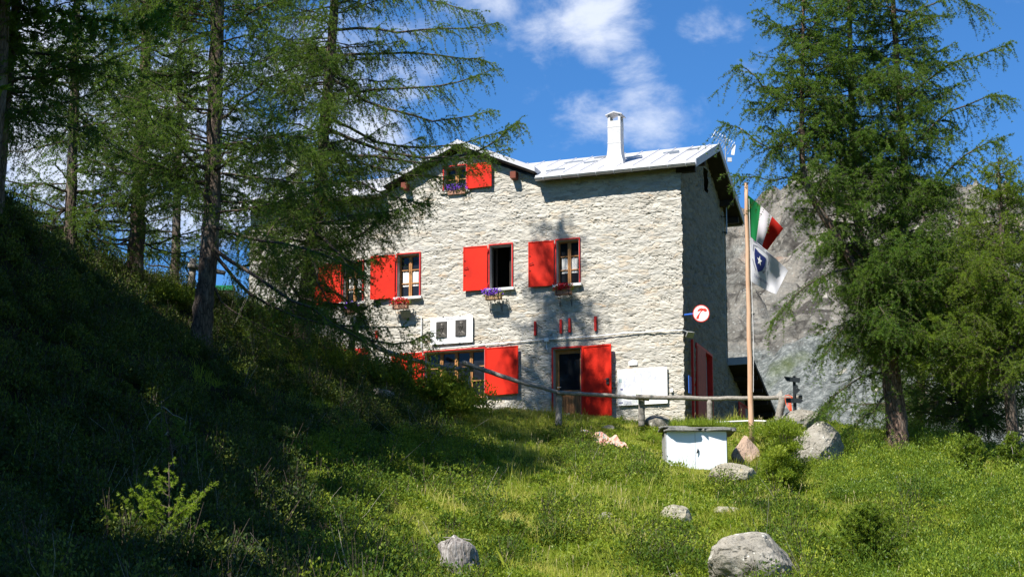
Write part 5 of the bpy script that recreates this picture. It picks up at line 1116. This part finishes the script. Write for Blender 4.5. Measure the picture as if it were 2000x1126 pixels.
for (x_, y_, H_, sd_, lb_) in ((-10.8,31,15,51,'larch outside the left edge of the photo, shading the bank'),(-9.6,27,14,52,'larch on the upper bank just beyond the left edge'),(-8.7,22.5,14,53,'larch nearer the viewer outside the left edge'),
        (-8.6,18,14.5,54,'larch below the others in the shading group'),(-13.2,27,18,55,'tall larch in the middle of the shading group'),(-12.2,21.5,18,56,'tall larch at the back of the shading group'),(-15.5,32,18,57,'tall larch on the bank above the shading group'),
        (-8.0,13,15,58,'larch lowest of the shading group'),(-12.0,15,19,59,'tallest larch of the shading group'),(-17,24,21,60,'outermost larch of the shading group'),(-8.2,34.4,16,61,'larch on the bank beside the leaning trunk, just outside the left edge')):
    shade(x_-.9, y_, H_, .24, sd_, lb_, n=170, dens=13, lo=.27, group=G_)


# ================================================================ UNDERGROWTH
def scatter(n, test, Y0=19, Y1=60, seed=1, x0=-.34, x1=.46):
    r = np.random.default_rng(seed); out = []
    tot = 0; it = 0
    while tot < n and it < 60:
        Y = Y0+(Y1-Y0)*r.random(20000)**.9; X = Y*r.uniform(x0, x1, 20000); Z = hgt(X, Y); P = np.stack([X,Y,Z], -1); px, py = topx(P); k = test(px, py, P, r); out.append(P[k]); tot += k.sum(); it += 1
    P = np.concatenate(out); return P[:n]
def inhut(P):
    q = P-O; u = q@UU/1.0; Mx = np.stack([UU[:2], VV[:2]], 1); s_ = np.linalg.solve(Mx, q[:,:2].T); return (s_[0] > -.3) & (s_[0] < LEN+.3) & (s_[1] > -.15) & (s_[1] < DEP+5)
def incab(P): a = at(1300,900,Yc); b = at(1423,900,Yc); return (P[:,0] > a[0]) & (P[:,0] < b[0]) & (P[:,1] > Yc-.25) & (P[:,1] < Yc+1.1)
# polygons in photograph pixels where each kind of plant grows
def inpoly(px, py, poly):
    r = np.zeros(len(px), bool); n = len(poly)
    for i in range(n):
        x1, y1 = poly[i]; x2, y2 = poly[(i+1) % n]; c = ((y1 > py) != (y2 > py)) & (px < (x2-x1)*(py-y1)/(y2-y1+1e-9)+x1); r ^= c
    return r
POL_BANK = [(-700,200),(120,430),(260,520),(420,560),(560,590),(660,650),(780,760),(880,850),(900,930),(820,960),(760,1010),(700,1060),(680,1200),(-900,1400)]
POL_MID = [[(640,860),(760,850),(900,860),(960,900),(930,960),(860,985),(760,960),(660,980)],[(1080,860),(1150,850),(1200,900),(1290,920),(1280,960),(1180,950),(1100,930)],[(1050,990),(1130,1000),(1170,1060),(1130,1110),(1060,1080)],
           [(560,1010),(700,1000),(800,1040),(840,1126),(830,1200),(500,1200)],[(1480,1040),(1560,1050),(1600,1126),(1600,1200),(1470,1200)],[(880,1000),(960,980),(1020,1050),(1000,1126),(900,1200),(850,1100)],[(1230,1050),(1330,1040),(1380,1090),(1330,1200),(1220,1200)],[(1380,960),(1470,955),(1560,985),(1620,1030),(1540,1040),(1440,1010)],[(1700,1010),(1790,1000),(1840,1040),(1780,1080),(1700,1060)]]
POL_JUN = [[(1620,900),(1680,862),(1760,850),(1850,870),(1900,905),(1900,960),(1840,985),(1740,985),(1640,985),(1600,950)],[(1880,990),(1960,960),(2250,950),(2400,1200),(1760,1200),(1800,1090)],[(1560,1080),(1660,1050),(1720,1080),(1740,1200),(1560,1200)],[(1960,890),(2100,880),(2100,960),(1950,950)]]
def anyp(px, py, L):
    r = np.zeros(len(px), bool)
    for p in L: r |= inpoly(px, py, p)
    return r
def patch(P, f, thr, seed): return fbm(P[:,:2]*f, 3, seed) > thr
def bushleaves(C, rad, hgt_, nleaf, size, seed, aspect=.42, up=.7, tb=None, tiers=True):
    """leafy domes: leaves on many upright shoots"""
    r = np.random.default_rng(seed); n = len(C); k = nleaf; d = r.normal(size=(n,k,3)); d[...,2] = np.abs(d[...,2]); d = norm(d); rr = r.random((n,k,1))**.33
    lump = .72+.55*fbm((C[:,None]+d*np.array([1,1,1.])*rad[:,None,None])*3.5, 2, seed+1)[...,None]
    P = C[:,None]+d*rr*lump*np.stack([rad,rad,hgt_], -1)[:,None]
    o = norm(d*.6+r.normal(size=(n,k,3))*.8+np.array([0,0,up])); s = norm(np.cross(o, r.normal(size=(n,k,3)))); L = size*r.uniform(.6,1.3,(n,k,1)); b = P
    V = np.stack([b, b+o*L*.5+s*L*aspect*.5, b+o*L, b+o*L*.5-s*L*aspect*.5], 2).reshape(-1,3)
    tn = (r.normal(.45,.24,(n,1)) if tb is None else tb[:,None])+r.normal(0,.16,(n,k)); return V, np.repeat(np.clip(tn,0,1).ravel(), 4)
def stemsof(C, rad, hgt_, k, seed, rr=.004, lean=.8):
    r = np.random.default_rng(seed); n = len(C)*k; c = np.repeat(C, k, 0); R = np.repeat(rad, k); Hh = np.repeat(hgt_, k); a = r.uniform(0, 6.283, n); e = np.stack([np.cos(a)*R*lean*r.random(n), np.sin(a)*R*lean*r.random(n), Hh*r.uniform(.7,1.15,n)], -1); s = np.linspace(0,1,4)[None,:,None]
    P = c[:,None]+e[:,None]*s; P[:,1:] += np.cumsum(r.normal(0,.02,(n,3,3)),1); return tubes(P, np.repeat(np.linspace(rr, rr*.4, 4)[None], n, 0), 3)
def stuff(nm, lb, cat, V, n, mat, tint): 
    return solo(nm, (V, np.arange(len(V)).reshape(-1,n)), mat, lb, cat, kind='stuff', attr=tint)
# rhododendron scrub
def t_scrub(px, py, P, r): return (py > 60) & (px > -140) & (px < 2900) & (((inpoly(px, py, POL_BANK)) & patch(P, .8, .30, 5)) | (anyp(px, py, POL_MID) & patch(P, 1.3, .33, 6))) & ~inhut(P)
C = scatter(3000, t_scrub, 18, 56, 11); r = np.random.default_rng(3); rad = .16+.42*r.random(len(C))**2.2; hh = rad*r.uniform(.8,1.35,len(C)); px, py = topx(C); bank = inpoly(px, py, POL_BANK) & ~((px > 600) & (py > 860)); rad = np.where(bank, rad, rad*1.15)
C[:,2] -= .03
for (msk, nm_, mt_, lb_, n_) in ((bank, 'rhododendron_scrub', M_rhodo_shade, 'dark leathery-leaved rhododendron scrub on the shaded bank, coloured darker for shade', 400), (~bank, 'meadow_scrub', M_scrub, 'low twiggy scrub clumps scattered over the sunlit meadow', 620)):
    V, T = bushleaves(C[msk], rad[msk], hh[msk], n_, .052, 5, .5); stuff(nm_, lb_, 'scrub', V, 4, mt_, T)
V2, F2 = stemsof(C, rad, hh*1.08, 6, 8, .005); solo('scrub_twigs', (V2, F2), M_twig, 'thin brown twigs sticking up through the scrub on the bank', 'twigs', kind='stuff')
k = r.choice(len(C), 260); V2, F2 = stemsof(C[k], rad[k]*1.2, hh[k]*1.35, 2, 9, .0045, 1.2); solo('bare_twigs', (V2, F2), M_dead, 'pale dead twigs poking out of the scrub', 'twigs', kind='stuff')
# juniper mats
def t_jun(px, py, P, r): return anyp(px, py, POL_JUN) & patch(P, 1.0, .27, 16)
C = scatter(900, t_jun, 28, 55, 12); r = np.random.default_rng(4); rad = .2+.42*r.random(len(C))**1.6; hh = rad*r.uniform(.55,1.05,len(C)); px, py = topx(C); hh += .22*np.clip(1-((px-1760)/150)**2, 0, 1)*(py < 950)
V, T = bushleaves(C, rad, hh, 750, .055, 6, .34, 1.0); stuff('juniper_mat', 'dense spreading juniper mats on the right of the meadow', 'juniper', V, 4, M_jun, T)
# grass
def t_grass(px, py, P, r): return (px > -150) & (px < 2900) & (py < 1250) & ~inhut(P) & ~incab(P) & (~inpoly(px, py, POL_BANK) | (r.random(len(px)) < .10) | ((px > 560) & (py < 860) & (r.random(len(px)) < .8)) | ((px>380)&(py<760)&(r.random(len(px))<.4))) & ((~anyp(px, py, POL_JUN)) | (r.random(len(px)) < .3))
def blades(C, h0, h1, wd, seed, lean=.35):
    r = np.random.default_rng(seed); n = len(C); a = r.uniform(0, 6.283, n); L = r.uniform(h0, h1, n)*(.25+2.2*fbm(C[:,:2]*1.5, 3, seed+2)**1.8); e = np.stack([r.normal(0,lean,n), r.normal(0,lean,n), np.ones(n)], -1); e = norm(e); s = np.stack([np.cos(a), np.sin(a)*.3, 0*a], -1)*wd*r.uniform(.6,1.3,n)[:,None]
    mid = C+e*L[:,None]*.55; tip = C+e*L[:,None]+np.stack([e[:,0]*L*.35, e[:,1]*L*.35, -.12*L], -1)
    V = np.stack([C-s, C+s, mid+s*.7, tip, mid-s*.7], 1).reshape(-1,3); tn = -.05+1.15*fbm(C[:,:2]*.9, 4, seed+5)+r.normal(0,.17,n); bp, bq = topx(C); tn = tn-.45*inpoly(bp, bq, POL_BANK)*(bp < 640); return V, np.repeat(np.clip(tn,0,1), 5)  # blade tint lowered in the bank to paint its shade
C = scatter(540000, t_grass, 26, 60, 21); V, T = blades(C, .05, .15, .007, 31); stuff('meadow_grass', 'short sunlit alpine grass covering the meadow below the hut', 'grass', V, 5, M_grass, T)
def t_tall(px, py, P, r): return t_grass(px, py, P, r) & patch(P, 1.6, .56, 26)
C = scatter(30000, t_tall, 26, 60, 22); V, T = blades(C, .18, .38, .006, 33, .25); T = np.clip(T+.15, 0, 1); stuff('tall_grass', 'taller grass tufts standing out of the meadow', 'grass', V, 5, M_grass, T)
C = scatter(1000, t_tall, 26, 60, 24); r = np.random.default_rng(17); n = len(C); e = norm(np.stack([r.normal(0,.18,n), r.normal(0,.18,n), np.ones(n)], -1)); L = r.uniform(.2,.42,n); P = C[:,None]+e[:,None]*np.array([0,.4,.8,.84,.93,1.])[None,:,None]*L[:,None,None]
P[:,3:,0] += .01; V2, F2 = tubes(P, np.repeat(np.array([[.0022,.002,.0018,.006,.006,.001]]), n, 0), 4); M_straw = paint('straw', (.42,.36,.18), .8, .2, scale=20); solo('dry_stalks', (V2, F2), M_straw, 'thin straw-coloured seed stalks standing in the meadow grass', 'stalks', kind='stuff')
# grass tuft on the cabinet roof
a = at(1315,830,Yc+.5); b = at(1420,830,Yc+.5); r = np.random.default_rng(9); n = 2600; C = np.stack([a[0]+(b[0]-a[0])*(.5+.30*r.normal(size=n)).clip(0,1), Yc+r.uniform(.15,.9,n), np.full(n, at(1360,831,Yc+.4)[2])], -1); V, T = blades(C, .06, .24, .006, 35, .3)
solo('grass_tuft', (V, np.arange(len(V)).reshape(-1,5)), M_herb, 'bright green grass tuft growing on the cabinet roof', 'grass', kind='stuff', attr=T)
# broad-leaved herbs in the meadow
def t_herb(px, py, P, r): return anyp(px, py, [[(1130,960),(1260,930),(1330,960),(1420,960),(1400,1040),(1300,1070),(1180,1080),(1130,1040)],[(480,620),(640,700),(720,760),(640,800),(500,720)],[(1400,830),(1470,800),(1500,850),(1480,900),(1430,880)]]) | (~inpoly(px,py,POL_BANK) & ~anyp(px,py,POL_JUN) & patch(P, .9, .50, 46) & (px < 2800) & (px > 600) & ~inhut(P) & ~incab(P))
C = scatter(5600, t_herb, 27, 56, 23); r = np.random.default_rng(14); rad = r.uniform(.08,.20,len(C)); V, T = bushleaves(C, rad, rad*.9, 60, .055, 15, .5, .5); stuff('meadow_herbs', 'fresh green broad-leaved herbs among the grass', 'herbs', V, 4, M_herb, T)
CC = []; r = np.random.default_rng(44)
for (c, rx_, ry_) in ROCKS:
    k = int(10+rx_*34); a = r.uniform(-math.pi*1.05, .05*math.pi, k); f = r.uniform(.85,1.25,k); x = c[0]+np.cos(a)*rx_*f; y = c[1]+np.sin(a)*ry_*f; CC.append(np.stack([x, y, hgt(x, y)-.02], -1))
CC = np.concatenate(CC); rad = r.uniform(.06,.15,len(CC)); V, T = bushleaves(CC, rad, rad*1.25, 70, .05, 45, .4, .9); stuff('rockside_herbs', 'leafy herbs grown up around the feet of the boulders', 'herbs', V, 4, M_herb, T)
C = np.repeat(CC, 40, 0)+r.normal(0,.10,(len(CC)*40,3))*np.array([1,1,0]); C[:,2] = hgt(C[:,0], C[:,1]); V, T = blades(C, .12, .30, .006, 46, .3); stuff('rockside_grass', 'long grass leaning against the boulders', 'grass', V, 5, M_grass, T)
# single shrubs -----------------------------------------------------------
def shrub(lb, px, py, rx_, hz, n, size, seed, mat, asp=.3, nm='shrub', cat='shrub', Y=None, lumps=9, up=.9):
    q = ray_ground(px, py) if Y is None else np.append(at(px, py, Y)[:2], 0); q[2] = hg(q[0], q[1]); r = np.random.default_rng(seed); t = thing(nm, lb, cat, q)
    cs = q+np.stack([r.normal(0,.42,lumps)*rx_, r.normal(0,.35,lumps)*rx_, r.uniform(.05,.62,lumps)*hz], -1); cs[0] = q; rr = np.full(lumps, rx_*.5)*r.uniform(.7,1.2,lumps)
    V, T = bushleaves(cs, rr, np.minimum(rr*1.1, hz*.6), n//lumps, size, seed, asp, up); part('foliage', (V, np.arange(len(V)).reshape(-1,4)), mat, t, attr=T)
    V, F = stemsof(np.repeat(q[None], 1, 0), np.array([rx_*.7]), np.array([hz*.62]), 26, seed, .009); part('branch', (V, F), M_twig, t, kind='stuff'); return t
shrub('bright green bush between the flagpole and the large boulder', 1530, 968, .46, 2.1, 32000, .06, 61, M_herb, .22, lumps=56)
shrub('small leafy bush at the left foot of the bright green bush', 1462, 905, .28, .4, 1800, .05, 62, M_herb)
shrub('big dark broad-leaved bush under the railing at the hut wall', 858, 815, 1.0, 1.25, 9000, .085, 63, M_scrub, .45, lumps=26)
shrub('dark bush spilling under the railing beside the larch twigs', 770, 770, .9, .9, 6000, .08, 64, M_scrub, .45, lumps=20)
shrub('shaded bush on the bank below the leftmost railing post', 650, 735, .8, .8, 6000, .06, 65, M_scrub, .4, lumps=18)
shrub('leafy bush on the sunlit crest beside the reddish larch', 330, 600, .8, .5, 5000, .06, 66, M_scrub, .45, lumps=18)
shrub('low green bush on the shaded crest right of the dark trunk', 520, 640, .9, .5, 5000, .07, 67, M_herb, .4, lumps=18)
# ferns
def fern(lb, px, py, L, n, seed):
    q = ray_ground(px, py); r = np.random.default_rng(seed); t = thing('fern', lb, 'fern', q); VV_ = []
    for i in range(n):
        a = r.uniform(0, 6.28); d = np.array([math.cos(a), math.sin(a), 0]); el_ = r.uniform(.5,1.2); s = np.linspace(0,1,26); l = L*r.uniform(.6,1.1)
        P = q+np.outer(s*l*math.cos(el_)*1.1, d)+np.outer(l*math.sin(el_)*(s-.45*s**2.2), ZZ); sd = np.array([-d[1], d[0], 0])
        for j in range(2, 25):
            w_ = .20*l*math.sin(math.pi*(.12+.88*s[j]))**.8+.01
            for g in (-1, 1):
                o = norm(sd*g+d*.35+np.array([0,0,-.15])); x = P[j]; VV_ += [x, x+o*w_*.4+d*.014*L*2, x+o*w_, x+o*w_*.4-d*.014*L*2]
    V = np.array(VV_); part('frond', (V, np.arange(len(V)).reshape(-1,4)), M_ferns, t, attr=np.repeat(r.uniform(.2,.8,len(V)//4), 4))
fern('bright fern in the hollow left of the white cabinet', 1285, 868, .60, 11, 71); fern('fern leaning against the left side of the white cabinet', 1262, 862, .5, 10, 72); fern('small yellow-green fern at the hut corner above the cabinet', 1296, 826, .55, 8, 73)
fern('fern among the green rosettes in the middle of the meadow', 1250, 1030, .40, 9, 74); fern('fern at the bottom of the meadow beside the big angular boulder', 1400, 1090, .40, 9, 75)
# young conifers
def sapling(lb, px, py, topx_, topy, Lm, seed, mat, n=60, nlen=.035, nwid=.006, up=.35, dens=22, spacing=.018, limbs=(0,.0), name='larch_sapling', per=7, Y=None, r0=.022, blen=.22, dead=1):
    q = ray_ground(px, py) if Y is None else at(px, py, Y); b = at(topx_, topy, q[1]); mid = (q+b)/2+np.array([.03,0,0]); st = [(q[0],q[1],q[2]-.1,r0),(mid[0],mid[1],mid[2],r0*.6),(b[0],b[1],b[2],.004)]
    larch(lb, q, [st], (q[2]+.08, b[2]-.02), n, lambda h, a: Lm*(1-h)**.8+.05, seed, mat=mat, dens=dens, spacing=spacing, nlen=nlen, nwid=nwid, per=per, blen=blen, dead=dead, up=up, name=name, cat='young tree', twr=.003, limbr=.004, side=8, hang=.1, terti=.2, rise=(.1,.5), lift=(.05,.3))
M_ns = leafmat('needles_sapling', (.11,.19,.02), (.24,.35,.03), (.38,.47,.06), .5)
sapling('sunlit yellow-green larch sapling standing in the dark foreground', 322, 1108, 330, 902, .62, 81, M_ns, n=34, Y=24.0, nlen=.034, nwid=.008, spacing=.012, up=.35, dens=26, blen=.26, dead=0)
sapling('dim larch sapling behind the sunlit one', 345, 960, 318, 790, .6, 82, M_nd, n=36, Y=29)
sapling('slender young spruce in front of the dark larch at the right', 1897, 940, 1893, 850, .5, 83, M_jun, n=90, nlen=.05, nwid=.012)
sapling('young conifer with upright tip near the right edge', 1975, 930, 1978, 845, .38, 84, M_jun, n=90, nlen=.05, nwid=.012)
sapling('broad young spruce at the bottom right beside the big boulder', 1692, 1140, 1690, 985, .75, 85, M_jun, n=170, Y=31.0, up=.2, nlen=.05, nwid=.011)
# flowers
def dots(nm, lb, pts, mat, size, stem=.14, n=7, grp=None):
    for i, (px, py) in enumerate(pts):
        q = ray_ground(px, py+6); c = q+ZZ*stem; r = np.random.default_rng(i+90); t = thing(nm, lb[i] if isinstance(lb, (list,tuple)) else lb, 'flower', q, grp)
        m = MB()
        for k in range(n): a = 2*math.pi*k/n; d = np.array([math.cos(a), math.sin(a)*.8, .25]); s = np.array([-d[1], d[0], 0]); m.add([c, c+d*size*.5+s*size*.22, c+d*size, c+d*size*.5-s*size*.22], [(0,1,2,3)])
        m.add([c+np.array([math.cos(a), math.sin(a), .3])*size*.3 for a in np.linspace(0, 6.28, 7)[:-1]], [(0,1,2,3,4,5)]); part('petals', m, mat, t)
        m = MB(); m.tube([q-ZZ*.02, c-ZZ*.005], [.003,.002], 4); part('stem', m, M_herb, t)
yp = [(1808,963),(1820,964),(1772,978),(1894,967),(1626,1072),(1619,1094),(1804,1120),(1869,1116),(1730,946)]
dots('yellow_flower', 'small yellow meadow flower in the grass at the right', yp, M_yellow, .035, grp='yellow flowers in the right of the meadow')
dots('umbel_flower', 'single white umbel flower on the edge of the shaded bank', [(655,880)], M_whitepetal, .075, .22, 11)
